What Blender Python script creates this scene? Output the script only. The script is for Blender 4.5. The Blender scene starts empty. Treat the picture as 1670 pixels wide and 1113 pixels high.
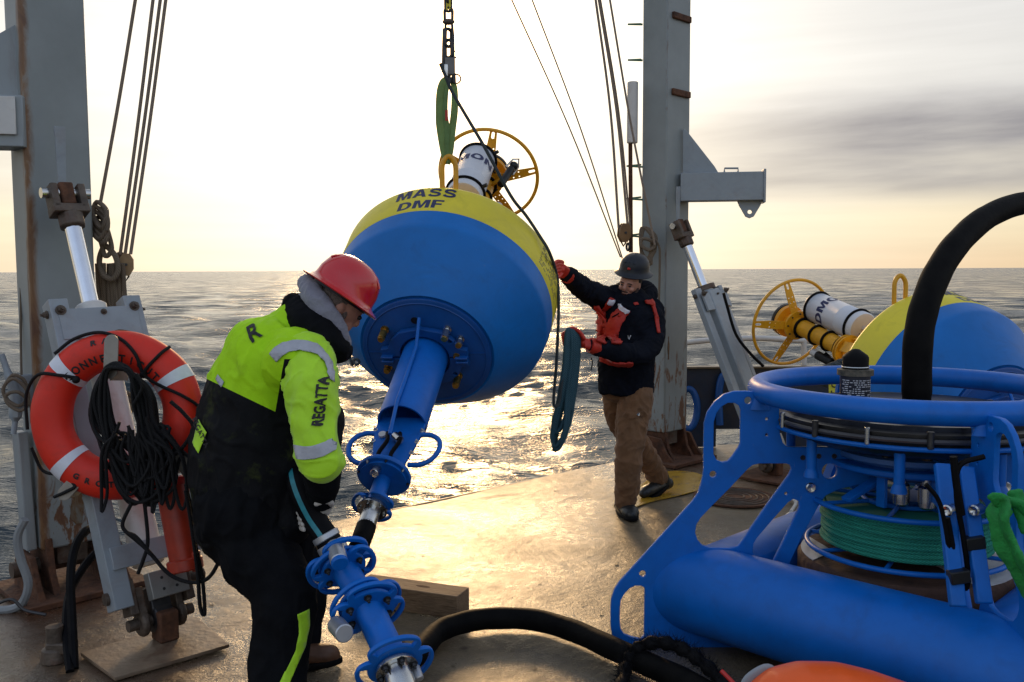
import bpy, bmesh, math, random
import numpy as np
from mathutils import Vector, Matrix, Quaternion, noise
from mathutils.bvhtree import BVHTree
random.seed(7); RNG = np.random.default_rng(7)
R = math.radians; PI = math.pi
SC = bpy.context.scene
COL = SC.collection
V = Vector

# ------------------------------------------------------------------ camera
EYE = 1.68
FPX = 1500.0                       # focal length in pixels of a 1670 px wide picture
pitch = math.atan(116.0 / FPX); roll = math.atan(7.5 / 1670)
_fw = V((0, math.cos(pitch), -math.sin(pitch))); _r = V((1, 0, 0)); _u = _r.cross(_fw)
RIGHT = _r * math.cos(roll) - _u * math.sin(roll); UP = _u * math.cos(roll) + _r * math.sin(roll)
cam_d = bpy.data.cameras.new('camera'); cam = bpy.data.objects.new('camera', cam_d); COL.objects.link(cam)
cam_d.sensor_width = 36; cam_d.lens = FPX / 1670 * 36; cam_d.clip_start = .05; cam_d.clip_end = 30000
cam.matrix_world = Matrix.Translation((0, 0, EYE)) @ Matrix((RIGHT, UP, -_fw)).transposed().to_4x4()
SC.camera = cam
CAM = V((0, 0, EYE))
def ray(px, py): return _fw * FPX + RIGHT * (px - 835) + UP * (556.5 - py)
def at(px, py, Y):                 # the real point of the place at that bearing and forward distance Y
    d = ray(px, py); return CAM + d * (Y / d.y)
def dk(px, py, z=0.0):             # the point at height z on that bearing (deck is z = 0)
    d = ray(px, py); return CAM + d * ((z - EYE) / d.z)

# ------------------------------------------------------------------ sky, sun, exposure
SUN_AZ = R(-4.5); SUN_EL = R(14)
sun_dir = V((math.sin(SUN_AZ) * math.cos(SUN_EL), math.cos(SUN_AZ) * math.cos(SUN_EL), math.sin(SUN_EL)))
world = bpy.data.worlds.new('World'); SC.world = world; world.use_nodes = True
def make_world():
    nt = world.node_tree; nt.nodes.clear(); N = nt.nodes.new; L = nt.links.new
    out = N('ShaderNodeOutputWorld'); bg = N('ShaderNodeBackground'); bg2 = N('ShaderNodeBackground'); mix = N('ShaderNodeMixShader')
    sky = N('ShaderNodeTexSky'); sky.sky_type = 'NISHITA'; sky.sun_disc = False
    sky.sun_elevation = SUN_EL; sky.sun_rotation = SUN_AZ
    L(sky.outputs[0], bg.inputs[0]); bg.inputs[1].default_value = .07
    tc = N('ShaderNodeTexCoord'); sep = N('ShaderNodeSeparateXYZ'); L(tc.outputs['Generated'], sep.inputs[0])
    def math_(op, a, b=None, c=None, clamp=False):
        m = N('ShaderNodeMath'); m.operation = op; m.use_clamp = clamp
        for i, v in enumerate((a, b, c)):
            if v is None: continue
            if isinstance(v, (int, float)): m.inputs[i].default_value = v
            else: L(v, m.inputs[i])
        return m.outputs[0]
    def ramp(f, stops, interp='EASE'):
        r = N('ShaderNodeValToRGB'); r.color_ramp.interpolation = interp
        e = r.color_ramp.elements
        while len(e) < len(stops): e.new(.5)
        for i, (p, c) in enumerate(stops): e[i].position = p; e[i].color = (*c, 1)
        L(f, r.inputs[0]); return r.outputs[0]
    def mixc(f, a, b, mode='MIX'):
        m = N('ShaderNodeMix'); m.data_type = 'RGBA'; m.blend_type = mode
        if isinstance(f, (int, float)): m.inputs[0].default_value = f
        else: L(f, m.inputs[0])
        for i, v in ((6, a), (7, b)):
            if isinstance(v, tuple): m.inputs[i].default_value = (*v, 1)
            else: L(v, m.inputs[i])
        return m.outputs[2]
    z = math_('MAXIMUM', sep.outputs[2], 0.0)
    base = ramp(z, [(0.0, (.86, .60, .32)), (.045, (.97, .78, .46)), (.10, (.95, .85, .66)), (.17, (.90, .87, .82)), (.40, (.66, .69, .74)), (1.0, (.40, .45, .54))])
    # glow round the veiled sun
    dot = N('ShaderNodeVectorMath'); dot.operation = 'DOT_PRODUCT'; L(tc.outputs['Generated'], dot.inputs[0]); dot.inputs[1].default_value = sun_dir
    d01 = math_('MAXIMUM', dot.outputs['Value'], 0.0)
    g1 = math_('POWER', d01, 34.0); g2 = math_('POWER', d01, 320.0)
    side = math_('MULTIPLY_ADD', dot.outputs['Value'], .5, .5)
    dim = ramp(side, [(0.0, (.76, .88, 1.10)), (.5, (.82, .90, 1.04)), (.88, (.82, .83, .84)), (.97, (1.0, .99, .97)), (1.0, (1.05, 1.04, 1.0))], 'LINEAR')
    near = math_('POWER', d01, 7.0)
    base = mixc(math_('MULTIPLY', near, .85, clamp=True), base, (.94, .925, .885))
    c = mixc(1.0, base, dim, 'MULTIPLY')
    # grey cloud bank, streaked along the horizon
    mp = N('ShaderNodeMapping'); mp.inputs['Scale'].default_value = (1.6, 1.6, 11.0); mp.inputs['Location'].default_value = (2.35, .6, .1)
    L(tc.outputs['Generated'], mp.inputs[0])
    nz = N('ShaderNodeTexNoise'); nz.inputs['Scale'].default_value = 1.5; nz.inputs['Detail'].default_value = 7; nz.inputs['Roughness'].default_value = .52; nz.inputs['Distortion'].default_value = .35
    L(mp.outputs[0], nz.inputs[0])
    # bank sits between 3 and 13 degrees, thicker to the east of the sun
    band = ramp(z, [(0.0, (0, 0, 0)), (.055, (.10, .10, .10)), (.09, (.8, .8, .8)), (.135, (.9, .9, .9)), (.20, (.15, .15, .15)), (.30, (.05, .05, .05)), (1.0, (.3, .3, .3))])
    east = math_('MULTIPLY_ADD', sep.outputs[0], 2.3, .12, clamp=True)
    side_w = math_('MAXIMUM', east, math_('MULTIPLY_ADD', sep.outputs[0], -1.6, -.55, clamp=True))
    bw = math_('MULTIPLY', band, side_w)
    nn = math_('MULTIPLY_ADD', nz.outputs[0], 2.6, -.72, clamp=True)
    cm = math_('MULTIPLY', bw, math_('MULTIPLY_ADD', nn, 1.0, .32), clamp=True)
    c = mixc(cm, c, (.30, .285, .30))
    # faint streaks everywhere
    st = N('ShaderNodeTexNoise'); st.inputs['Scale'].default_value = 3.0; st.inputs['Detail'].default_value = 4
    mp2 = N('ShaderNodeMapping'); mp2.inputs['Scale'].default_value = (1.0, 1.0, 22.0); L(tc.outputs['Generated'], mp2.inputs[0]); L(mp2.outputs[0], st.inputs[0])
    sf = math_('MULTIPLY_ADD', st.outputs[0], .22, .89)
    comb = N('ShaderNodeCombineXYZ'); [L(sf, comb.inputs[i]) for i in range(3)]
    c = mixc(1.0, c, comb.outputs[0], 'MULTIPLY')
    gl = mixc(g1, (0, 0, 0), (.92, .70, .40)); gl2 = mixc(g2, (0, 0, 0), (3.6, 1.9, .6))
    c = mixc(1.0, c, gl, 'ADD'); c = mixc(1.0, c, gl2, 'ADD')
    L(c, bg2.inputs[0]); bg2.inputs[1].default_value = 1.0
    mix.inputs[0].default_value = .93
    L(bg.outputs[0], mix.inputs[1]); L(bg2.outputs[0], mix.inputs[2]); L(mix.outputs[0], out.inputs[0])
make_world()
sun_l = bpy.data.lights.new('sun', 'SUN'); sun_l.energy = 1.15; sun_l.angle = R(9.0); sun_l.color = (1.0, .62, .28)
sun = bpy.data.objects.new('sun', sun_l); COL.objects.link(sun)
sun.rotation_euler = (-sun_dir).to_track_quat('-Z', 'Y').to_euler()
SC.view_settings.view_transform = 'Standard'; SC.view_settings.look = 'None'; SC.view_settings.gamma = 1
SC.view_settings.exposure = 0.2; SC.view_settings.use_curve_mapping = False
SC.cycles.max_bounces = 6; SC.cycles.use_denoising = True

# ------------------------------------------------------------------ materials
MATS = {}
def principled(name):
    m = bpy.data.materials.new(name); m.use_nodes = True; nt = m.node_tree
    b = nt.nodes['Principled BSDF']; return m, nt, b
def nodes_noise(nt, scale, detail=4, rough=.5, coord=None, dist=0, stretch=None):
    n = nt.nodes.new('ShaderNodeTexNoise'); n.inputs['Scale'].default_value = scale; n.inputs['Detail'].default_value = detail
    n.inputs['Roughness'].default_value = rough; n.inputs['Distortion'].default_value = dist
    tc = nt.nodes.new('ShaderNodeTexCoord'); src = tc.outputs['Object']
    if stretch:
        mp = nt.nodes.new('ShaderNodeMapping'); mp.inputs['Scale'].default_value = stretch; nt.links.new(src, mp.inputs[0]); src = mp.outputs[0]
    nt.links.new(src, n.inputs['Vector']); return n
def rmp(nt, sock, stops, interp='LINEAR'):
    r = nt.nodes.new('ShaderNodeValToRGB'); e = r.color_ramp.elements; r.color_ramp.interpolation = interp
    while len(e) < len(stops): e.new(.5)
    for i, (p, c) in enumerate(stops):
        e[i].position = p; e[i].color = (*c, 1) if isinstance(c, tuple) else (c, c, c, 1)
    nt.links.new(sock, r.inputs[0]); return r.outputs[0]
def mixn(nt, f, a, b, mode='MIX'):
    m = nt.nodes.new('ShaderNodeMix'); m.data_type = 'RGBA'; m.blend_type = mode
    if isinstance(f, (int, float)): m.inputs[0].default_value = f
    else: nt.links.new(f, m.inputs[0])
    for i, v in ((6, a), (7, b)):
        if isinstance(v, tuple): m.inputs[i].default_value = (*v, 1)
        else: nt.links.new(v, m.inputs[i])
    return m.outputs[2]
def bump(nt, b, sock, strength, dist=.01, prev=None):
    n = nt.nodes.new('ShaderNodeBump'); n.inputs['Strength'].default_value = strength; n.inputs['Distance'].default_value = dist
    nt.links.new(sock, n.inputs['Height'])
    if prev: nt.links.new(prev, n.inputs['Normal'])
    nt.links.new(n.outputs[0], b.inputs['Normal']); return n.outputs[0]
SCUFF = {'blue_enamel', 'blue_foam_hull', 'yellow_foam_hull', 'yellow_mast_paint', 'light_grey_paint', 'white_paint', 'red_hard_hat'}
def mat(name, col, rough=.5, metal=0.0, vary=.12, scale=9, bump_s=0, bump_scale=60, dirt=None, dirt_amt=.5, dirt_scale=4, dirt_stretch=None, coat=0, sheen=0, spec=None):
    if name in MATS: return MATS[name]
    m, nt, b = principled(name)
    n = nodes_noise(nt, scale, 5, .6)
    lo = tuple(max(0, c * (1 - vary)) for c in col); hi = tuple(min(1, c * (1 + vary)) for c in col)
    c = rmp(nt, n.outputs[0], [(.3, lo), (.7, hi)])
    if dirt:
        n2 = nodes_noise(nt, dirt_scale, 8, .68, dist=.4, stretch=dirt_stretch)
        f = rmp(nt, n2.outputs[0], [(.5, 0.0), (.72, dirt_amt)])
        c = mixn(nt, f, c, dirt)
    if name in SCUFF:
        s1 = nodes_noise(nt, 26, 6, .75, dist=2.0, stretch=(1, 1, .22)); s2 = nodes_noise(nt, 1.7, 4)
        mm = nt.nodes.new('ShaderNodeMath'); mm.operation = 'MULTIPLY'; nt.links.new(rmp(nt, s1.outputs[0], [(.66, 0.0), (.70, .8)]), mm.inputs[0]); nt.links.new(rmp(nt, s2.outputs[0], [(.45, 0.0), (.62, 1.0)]), mm.inputs[1])
        c = mixn(nt, mm.outputs[0], c, tuple(min(1, x * .7 + .10) for x in col))
        s3 = nodes_noise(nt, 5.5, 7, .7, dist=.8); c = mixn(nt, rmp(nt, s3.outputs[0], [(.52, 0.0), (.74, .38)]), c, tuple(x * .5 + .01 for x in col))
    nt.links.new(c, b.inputs['Base Color'])
    n3 = nodes_noise(nt, scale * 2.3, 4)
    rr = nt.nodes.new('ShaderNodeMapRange'); rr.inputs[3].default_value = max(.02, rough - .1); rr.inputs[4].default_value = min(1, rough + .12)
    nt.links.new(n3.outputs[0], rr.inputs[0]); nt.links.new(rr.outputs[0], b.inputs['Roughness'])
    b.inputs['Metallic'].default_value = metal
    if coat: b.inputs['Coat Weight'].default_value = coat; b.inputs['Coat Roughness'].default_value = .15
    if sheen: b.inputs['Sheen Weight'].default_value = sheen
    if spec is not None: b.inputs['Specular IOR Level'].default_value = spec
    if bump_s:
        n4 = nodes_noise(nt, bump_scale, 4); bump(nt, b, n4.outputs[0], bump_s, .01)
    MATS[name] = m; return m
def rope_mat(name, col, scale=60, rough=.8):
    if name in MATS: return MATS[name]
    m, nt, b = principled(name)
    uv = nt.nodes.new('ShaderNodeUVMap'); uv.uv_map = 'UVMap'
    w = nt.nodes.new('ShaderNodeTexWave'); w.wave_type = 'BANDS'; w.bands_direction = 'DIAGONAL'; w.inputs['Scale'].default_value = scale; w.inputs['Distortion'].default_value = .6
    nt.links.new(uv.outputs[0], w.inputs[0])
    c = rmp(nt, w.outputs[0], [(0.0, tuple(x * .55 for x in col)), (.5, col), (1.0, tuple(min(1, x * 1.15) for x in col))])
    n = nodes_noise(nt, 14, 3); c = mixn(nt, rmp(nt, n.outputs[0], [(.35, 0.0), (.75, .35)]), c, tuple(x * .5 for x in col))
    nt.links.new(c, b.inputs['Base Color']); b.inputs['Roughness'].default_value = rough; b.inputs['Specular IOR Level'].default_value = .3
    bump(nt, b, w.outputs[0], .6, .004); MATS[name] = m; return m

PAINT_GREY = mat('grey_gantry_paint', (.27, .30, .31), .42, vary=.10, scale=3, dirt=(.16, .09, .05), dirt_amt=.45, dirt_scale=2.2, dirt_stretch=(3, 3, .5), bump_s=.08, bump_scale=25)
PAINT_GREY2 = mat('light_grey_paint', (.27, .31, .34), .38, vary=.07, scale=5, dirt=(.20, .12, .07), dirt_amt=.35, dirt_scale=5, bump_s=.06, bump_scale=30)
WHITE_PAINT = mat('white_paint', (.62, .61, .58), .38, vary=.08, scale=6, dirt=(.25, .14, .07), dirt_amt=.35, dirt_scale=6)
RUST = mat('rust', (.10, .040, .018), .85, vary=.5, scale=16, bump_s=.6, bump_scale=45, dirt=(.03, .016, .010), dirt_amt=.9, dirt_scale=9)
RUSTY_STEEL = mat('dirty_steel', (.11, .085, .065), .55, metal=.4, vary=.4, scale=12, bump_s=.4, bump_scale=50, dirt=(.09, .03, .012), dirt_amt=.9, dirt_scale=8)
DARK_STEEL = mat('dark_steel', (.06, .06, .062), .45, metal=.7, vary=.3, scale=14, bump_s=.2)
STEEL = mat('bright_steel', (.62, .62, .60), .24, metal=1.0, vary=.12, scale=14)
CHROME = mat('chromed_rod', (.72, .74, .78), .12, metal=1.0, vary=.04, scale=10)
BRASS = mat('brass', (.55, .34, .08), .35, metal=1.0, vary=.3, scale=30)
BLUE = mat('blue_enamel', (.002, .135, .54), .40, spec=.32, vary=.10, scale=4, bump_s=.03, bump_scale=80, dirt=(.01, .08, .30), dirt_amt=.4, dirt_scale=7)
BLUE_HULL = mat('blue_foam_hull', (.004, .155, .50), .48, spec=.32, vary=.12, scale=3, bump_s=.07, bump_scale=22, dirt=(.02, .135, .38), dirt_amt=.35, dirt_scale=3, dirt_stretch=(1, 1, 5))
BLUE_DARK = mat('dark_blue_paint', (.003, .075, .30), .42, vary=.15, scale=5, bump_s=.04)
NAVY = mat('navy_bulwark_paint', (.006, .018, .045), .45, vary=.3, scale=4, dirt=(.05, .03, .02), dirt_amt=.4, dirt_scale=5)
YELLOW_HULL = mat('yellow_foam_hull', (.80, .66, .035), .46, vary=.08, scale=3, bump_s=.06, bump_scale=22, dirt=(.62, .50, .06), dirt_amt=.4, dirt_scale=4)
YELLOW = mat('yellow_mast_paint', (.78, .37, .012), .38, vary=.10, scale=7, dirt=(.35, .17, .02), dirt_amt=.4, dirt_scale=9)
RED = mat('life_ring_orange', (.72, .022, .005), .55, vary=.09, scale=5, bump_s=.10, bump_scale=28, dirt=(.30, .03, .015), dirt_amt=.5, dirt_scale=6)
ORANGE_TUBE = mat('orange_red_tube', (.42, .035, .012), .42, vary=.15, scale=8, dirt=(.12, .02, .01), dirt_amt=.6, dirt_scale=9)
ORANGE = mat('orange_plastic', (.95, .12, .010), .36, vary=.06, scale=8, bump_s=.05)
HAT_RED = mat('red_hard_hat', (.60, .012, .016), .17, vary=.06, scale=8, coat=.5)
HAT_DARK = mat('charcoal_hard_hat', (.014, .017, .023), .42, vary=.15, scale=8, spec=.35)
BLACK_RUBBER = mat('black_rubber', (.006, .006, .007), .55, vary=.3, scale=12, bump_s=.1, bump_scale=40, spec=.08)
BLACK_PLASTIC = mat('black_plastic', (.010, .011, .012), .35, vary=.2, scale=9, spec=.35)
TEAL = mat('teal_stripe', (.02, .22, .27), .5, vary=.25, scale=30)
SILVER_TAPE = mat('reflective_tape', (.42, .43, .47), .45, vary=.10, scale=30, bump_s=.15, bump_scale=90)
WHITE_TAPE = mat('white_reflective_tape', (.70, .72, .78), .4, vary=.06, scale=30, bump_s=.1)
HIVIS = mat('hi_vis_yellow_fabric', (.46, .82, .012), .62, vary=.07, scale=7, bump_s=.25, bump_scale=20, sheen=.2, dirt=(.25, .42, .03), dirt_amt=.35, dirt_scale=8)
BLACK_FABRIC = mat('black_fabric', (.0055, .006, .0075), .85, vary=.35, scale=9, bump_s=.35, bump_scale=24, sheen=0, spec=.1)
GREY_FLEECE = mat('grey_fleece', (.24, .24, .29), .95, vary=.12, scale=30, bump_s=.4, bump_scale=120, sheen=.3)
NAVY_FABRIC = mat('navy_jacket_fabric', (.006, .0075, .013), .85, vary=.35, scale=9, bump_s=.35, bump_scale=30, sheen=0, spec=.1)
BROWN_FABRIC = mat('brown_duck_canvas', (.19, .092, .038), .85, vary=.18, scale=8, bump_s=.35, bump_scale=40, dirt=(.07, .04, .02), dirt_amt=.5, dirt_scale=7, sheen=.1)
VEST = mat('orange_vest_fabric', (.44, .020, .008), .6, vary=.12, scale=14, bump_s=.3, bump_scale=50)
GLOVE_ORANGE = mat('orange_rubber_glove', (.55, .028, .012), .45, vary=.2, scale=20, bump_s=.15)
GLOVE_WHITE = mat('pale_work_glove', (.50, .47, .42), .85, vary=.2, scale=20, bump_s=.3)
SKIN = mat('skin', (.46, .22, .15), .5, vary=.14, scale=22, bump_s=.1, bump_scale=160)
HAIR = mat('dark_hair', (.022, .014, .010), .7, vary=.4, scale=90, bump_s=.8, bump_scale=160)
GREY_HAIR = mat('greying_hair', (.16, .12, .10), .8, vary=.4, scale=90, bump_s=.8, bump_scale=160)
BOOT_BROWN = mat('brown_boot_leather', (.12, .055, .028), .5, vary=.25, scale=14, bump_s=.3)
BOOT_BLACK = mat('black_rubber_boot', (.014, .017, .018), .38, vary=.25, scale=12, bump_s=.1)
GREEN_SLING = mat('green_webbing', (.24, .42, .17), .8, vary=.2, scale=20, bump_s=.5, bump_scale=150)
def translucent(m, col, f):
    nt = m.node_tree; b = nt.nodes['Principled BSDF']; o = nt.nodes['Material Output']; t = nt.nodes.new('ShaderNodeBsdfTranslucent'); t.inputs[0].default_value = (*col, 1)
    mx = nt.nodes.new('ShaderNodeMixShader'); mx.inputs[0].default_value = f; nt.links.new(b.outputs[0], mx.inputs[1]); nt.links.new(t.outputs[0], mx.inputs[2]); nt.links.new(mx.outputs[0], o.inputs[0])
translucent(GREEN_SLING, (.34, .42, .24), .5)
GREEN_STRAP = mat('bright_green_strap', (.012, .25, .045), .75, vary=.25, scale=18, bump_s=.4, bump_scale=140)
INK = mat('navy_lettering', (.010, .018, .09), .5, vary=.1)
BLACK_INK = mat('black_lettering', (.012, .011, .012), .6, vary=.2, scale=40)
WHITE_INK = mat('white_lettering', (.6, .62, .65), .6)
CANISTER = mat('white_canister', (.66, .68, .72), .32, vary=.05, scale=6)
CANISTER_END = mat('cream_end_cap', (.60, .49, .40), .4, vary=.08, scale=8)
LENS = mat('lens_glass', (.03, .03, .035), .08, vary=.1)
WOODEN = mat('wooden_block', (.30, .19, .09), .6, vary=.2, scale=20, bump_s=.3)
CAP_RED = mat('red_plastic', (.5, .02, .015), .4)
ROPE_TAN = rope_mat('weathered_rope', (.20, .155, .11), 46)
ROPE_THIN = rope_mat('fall_line', (.33, .26, .20), 60)
ROPE_BLACK = rope_mat('black_rope', (.007, .007, .008), 40, .65)
ROPE_TEAL = rope_mat('teal_rope', (.045, .115, .145), 44)
ROPE_GREEN = rope_mat('green_reel_rope', (.025, .30, .21), 44)
ROPE_DARK = rope_mat('dark_tag_line', (.06, .075, .08), 50)

def timber_mat():
    m, nt, b = principled('rough_timber')
    n = nodes_noise(nt, 5, 8, .6, stretch=(3, 26, 26), dist=.5)
    c = rmp(nt, n.outputs[0], [(.3, (.13, .075, .035)), (.5, (.27, .165, .085)), (.72, (.36, .24, .13))])
    n2 = nodes_noise(nt, 7, 4); c = mixn(nt, rmp(nt, n2.outputs[0], [(.5, 0.0), (.75, .5)]), c, (.09, .06, .04))
    nt.links.new(c, b.inputs['Base Color']); b.inputs['Roughness'].default_value = .75; bump(nt, b, n.outputs[0], .35, .01); return m
TIMBER = timber_mat()

def deck_mat():
    m, nt, b = principled('wet_gritty_deck'); L = nt.links.new
    big = nodes_noise(nt, .75, 6, .6, dist=.6); med = nodes_noise(nt, 3.2, 7, .62, dist=.3); fine = nodes_noise(nt, 95, 4, .7); pits = nodes_noise(nt, 17, 5, .65)
    c = rmp(nt, med.outputs[0], [(.28, (.095, .068, .038)), (.5, (.165, .124, .072)), (.72, (.25, .195, .122))])
    c = mixn(nt, rmp(nt, big.outputs[0], [(.40, 0.0), (.62, .8)]), c, (.115, .10, .08))
    sp = nodes_noise(nt, 6.5, 9, .75, dist=.8); c = mixn(nt, rmp(nt, sp.outputs[0], [(.60, 0.0), (.70, .75)]), c, (.10, .048, .022))
    c = mixn(nt, rmp(nt, fine.outputs[0], [(.35, .45), (.6, 0.0)]), c, (.05, .04, .03))
    st2 = nodes_noise(nt, 1.5, 8, .7, dist=1.2); c = mixn(nt, rmp(nt, st2.outputs[0], [(.50, 0.0), (.66, .55)]), c, (.055, .035, .018))
    vo = nt.nodes.new('ShaderNodeTexVoronoi'); vo.inputs['Scale'].default_value = 3.1; tcv = nt.nodes.new('ShaderNodeTexCoord'); L(tcv.outputs['Object'], vo.inputs['Vector'])
    pitf = rmp(nt, vo.outputs['Distance'], [(.045, 1.0), (.085, 0.0)]); c = mixn(nt, pitf, c, (.05, .035, .025))
    # rust run-off near the hinges of the gantry legs
    geo = nt.nodes.new('ShaderNodeNewGeometry')
    prev = None
    for (cx, cy, rad) in ((-2.3, 4.6, 1.1), (1.6, 7.9, .9), (-1.55, 4.05, .8), (2.15, 7.3, .8)):
        d = nt.nodes.new('ShaderNodeVectorMath'); d.operation = 'DISTANCE'; L(geo.outputs['Position'], d.inputs[0]); d.inputs[1].default_value = (cx, cy, 0)
        mr = nt.nodes.new('ShaderNodeMapRange'); mr.inputs[1].default_value = rad; mr.inputs[2].default_value = .15; mr.inputs[3].default_value = 0; mr.inputs[4].default_value = 1; mr.clamp = True
        L(d.outputs['Value'], mr.inputs[0])
        if prev is None: prev = mr.outputs[0]
        else:
            mx = nt.nodes.new('ShaderNodeMath'); mx.operation = 'MAXIMUM'; L(prev, mx.inputs[0]); L(mr.outputs[0], mx.inputs[1]); prev = mx.outputs[0]
    mu = nt.nodes.new('ShaderNodeMath'); mu.operation = 'MULTIPLY'; L(prev, mu.inputs[0]); L(rmp(nt, med.outputs[0], [(.3, .35), (.65, 1.0)]), mu.inputs[1])
    c = mixn(nt, mu.outputs[0], c, (.085, .036, .018))
    L(c, b.inputs['Base Color'])
    wet = rmp(nt, big.outputs[0], [(.36, .42), (.5, .30), (.60, .13)])
    wetf = mixn(nt, rmp(nt, pits.outputs[0], [(.42, 0.0), (.62, .5)]), wet, (.5, .5, .5)); L(wetf, b.inputs['Roughness'])
    b.inputs['Specular IOR Level'].default_value = .42
    hb = mixn(nt, .42, fine.outputs[0], pits.outputs[0]); p = bump(nt, b, hb, .55, .009); wv = nodes_noise(nt, 2.0, 5, .55, dist=.8, stretch=(1, 1, 1))
    p = bump(nt, b, wv.outputs[0], .5, .035, p); bump(nt, b, med.outputs[0], .32, .03, p)
    return m
DECK = deck_mat()

def sea_mat():
    m, nt, b = principled('sea_water'); L = nt.links.new
    b.inputs['Base Color'].default_value = (.014, .028, .036, 1); b.inputs['Roughness'].default_value = .10; b.inputs['IOR'].default_value = 1.333
    geo = nt.nodes.new('ShaderNodeNewGeometry')
    def nz(scale, stretch, det=4):
        mp = nt.nodes.new('ShaderNodeMapping'); mp.inputs['Scale'].default_value = stretch; L(geo.outputs['Position'], mp.inputs[0])
        mp.inputs['Rotation'].default_value = (0, 0, R(18))
        n = nt.nodes.new('ShaderNodeTexNoise'); n.inputs['Scale'].default_value = scale; n.inputs['Detail'].default_value = det; n.inputs['Roughness'].default_value = .6; n.inputs['Distortion'].default_value = .25; L(mp.outputs[0], n.inputs[0]); return n
    a = nz(1.3, (.5, 1.7, 1)); c = nz(4.6, (.5, 1.6, 1)); d = nz(15, (.6, 1.5, 1), 2)
    p = bump(nt, b, a.outputs[0], .6, .12); p = bump(nt, b, c.outputs[0], .75, .085, p); p = bump(nt, b, d.outputs[0], .28, .018, p)
    # beyond the reach of the mesh the small waves only tilt the surface
    far = nz(.42, (.6, 1.6, 1), 6); L_ = nt.links.new
    ln = nt.nodes.new('ShaderNodeVectorMath'); ln.operation = 'LENGTH'; L(geo.outputs['Position'], ln.inputs[0])
    mr = nt.nodes.new('ShaderNodeMapRange'); mr.inputs[1].default_value = 10; mr.inputs[2].default_value = 90; mr.inputs[3].default_value = .12; mr.inputs[4].default_value = 2.1; L(ln.outputs['Value'], mr.inputs[0])
    sb = nt.nodes.new('ShaderNodeVectorMath'); sb.operation = 'SUBTRACT'; L(far.outputs['Color'], sb.inputs[0]); sb.inputs[1].default_value = (.5, .5, .5)
    rad_ = nt.nodes.new('ShaderNodeVectorMath'); rad_.operation = 'NORMALIZE'; L(geo.outputs['Position'], rad_.inputs[0])
    rs_ = nt.nodes.new('ShaderNodeVectorMath'); rs_.operation = 'SCALE'; L(rad_.outputs[0], rs_.inputs[0]); rs_.inputs['Scale'].default_value = -.055
    ad0 = nt.nodes.new('ShaderNodeVectorMath'); ad0.operation = 'ADD'; L(sb.outputs[0], ad0.inputs[0]); L(rs_.outputs[0], ad0.inputs[1])
    ml = nt.nodes.new('ShaderNodeVectorMath'); ml.operation = 'MULTIPLY'; L(ad0.outputs[0], ml.inputs[0]); ml.inputs[1].default_value = (1, 1, 0)
    sc = nt.nodes.new('ShaderNodeVectorMath'); sc.operation = 'SCALE'; L(ml.outputs[0], sc.inputs[0]); L(mr.outputs[0], sc.inputs['Scale'])
    ad = nt.nodes.new('ShaderNodeVectorMath'); ad.operation = 'ADD'; L(p, ad.inputs[0]); L(sc.outputs[0], ad.inputs[1])
    nn = nt.nodes.new('ShaderNodeVectorMath'); nn.operation = 'NORMALIZE'; L(ad.outputs[0], nn.inputs[0]); L(nn.outputs[0], b.inputs['Normal'])
    return m
SEA = sea_mat()

def zone_mat(name, m1, m2):        # one garment in two colours, border read from the 'zone' attribute
    m = bpy.data.materials.new(name); m.use_nodes = True; nt = m.node_tree; b = nt.nodes['Principled BSDF']
    at_ = nt.nodes.new('ShaderNodeAttribute'); at_.attribute_name = 'zone'
    g = nt.nodes.new('ShaderNodeMath'); g.operation = 'GREATER_THAN'; g.inputs[1].default_value = 0; nt.links.new(at_.outputs['Fac'], g.inputs[0])
    n = nodes_noise(nt, 7, 5, .6)
    def two(c): return rmp(nt, n.outputs[0], [(.3, tuple(x * .88 for x in c)), (.7, tuple(min(1, x * 1.08) for x in c))])
    c = mixn(nt, g.outputs[0], two(m1), two(m2))
    n2 = nodes_noise(nt, 9, 7, .65); c = mixn(nt, rmp(nt, n2.outputs[0], [(.56, 0.0), (.76, .35)]), c, (.12, .15, .02))
    nt.links.new(c, b.inputs['Base Color']); b.inputs['Roughness'].default_value = .66; b.inputs['Specular IOR Level'].default_value = .14
    n3 = nodes_noise(nt, 22, 5, .6, dist=.5); n4 = nodes_noise(nt, 420, 2)
    p = bump(nt, b, n3.outputs[0], .35, .012); bump(nt, b, n4.outputs[0], .12, .003, p); return m
HIVIS_ZONE = zone_mat('hi_vis_and_black_fabric', (.0055, .006, .0075), (.44, .80, .014))

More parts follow.
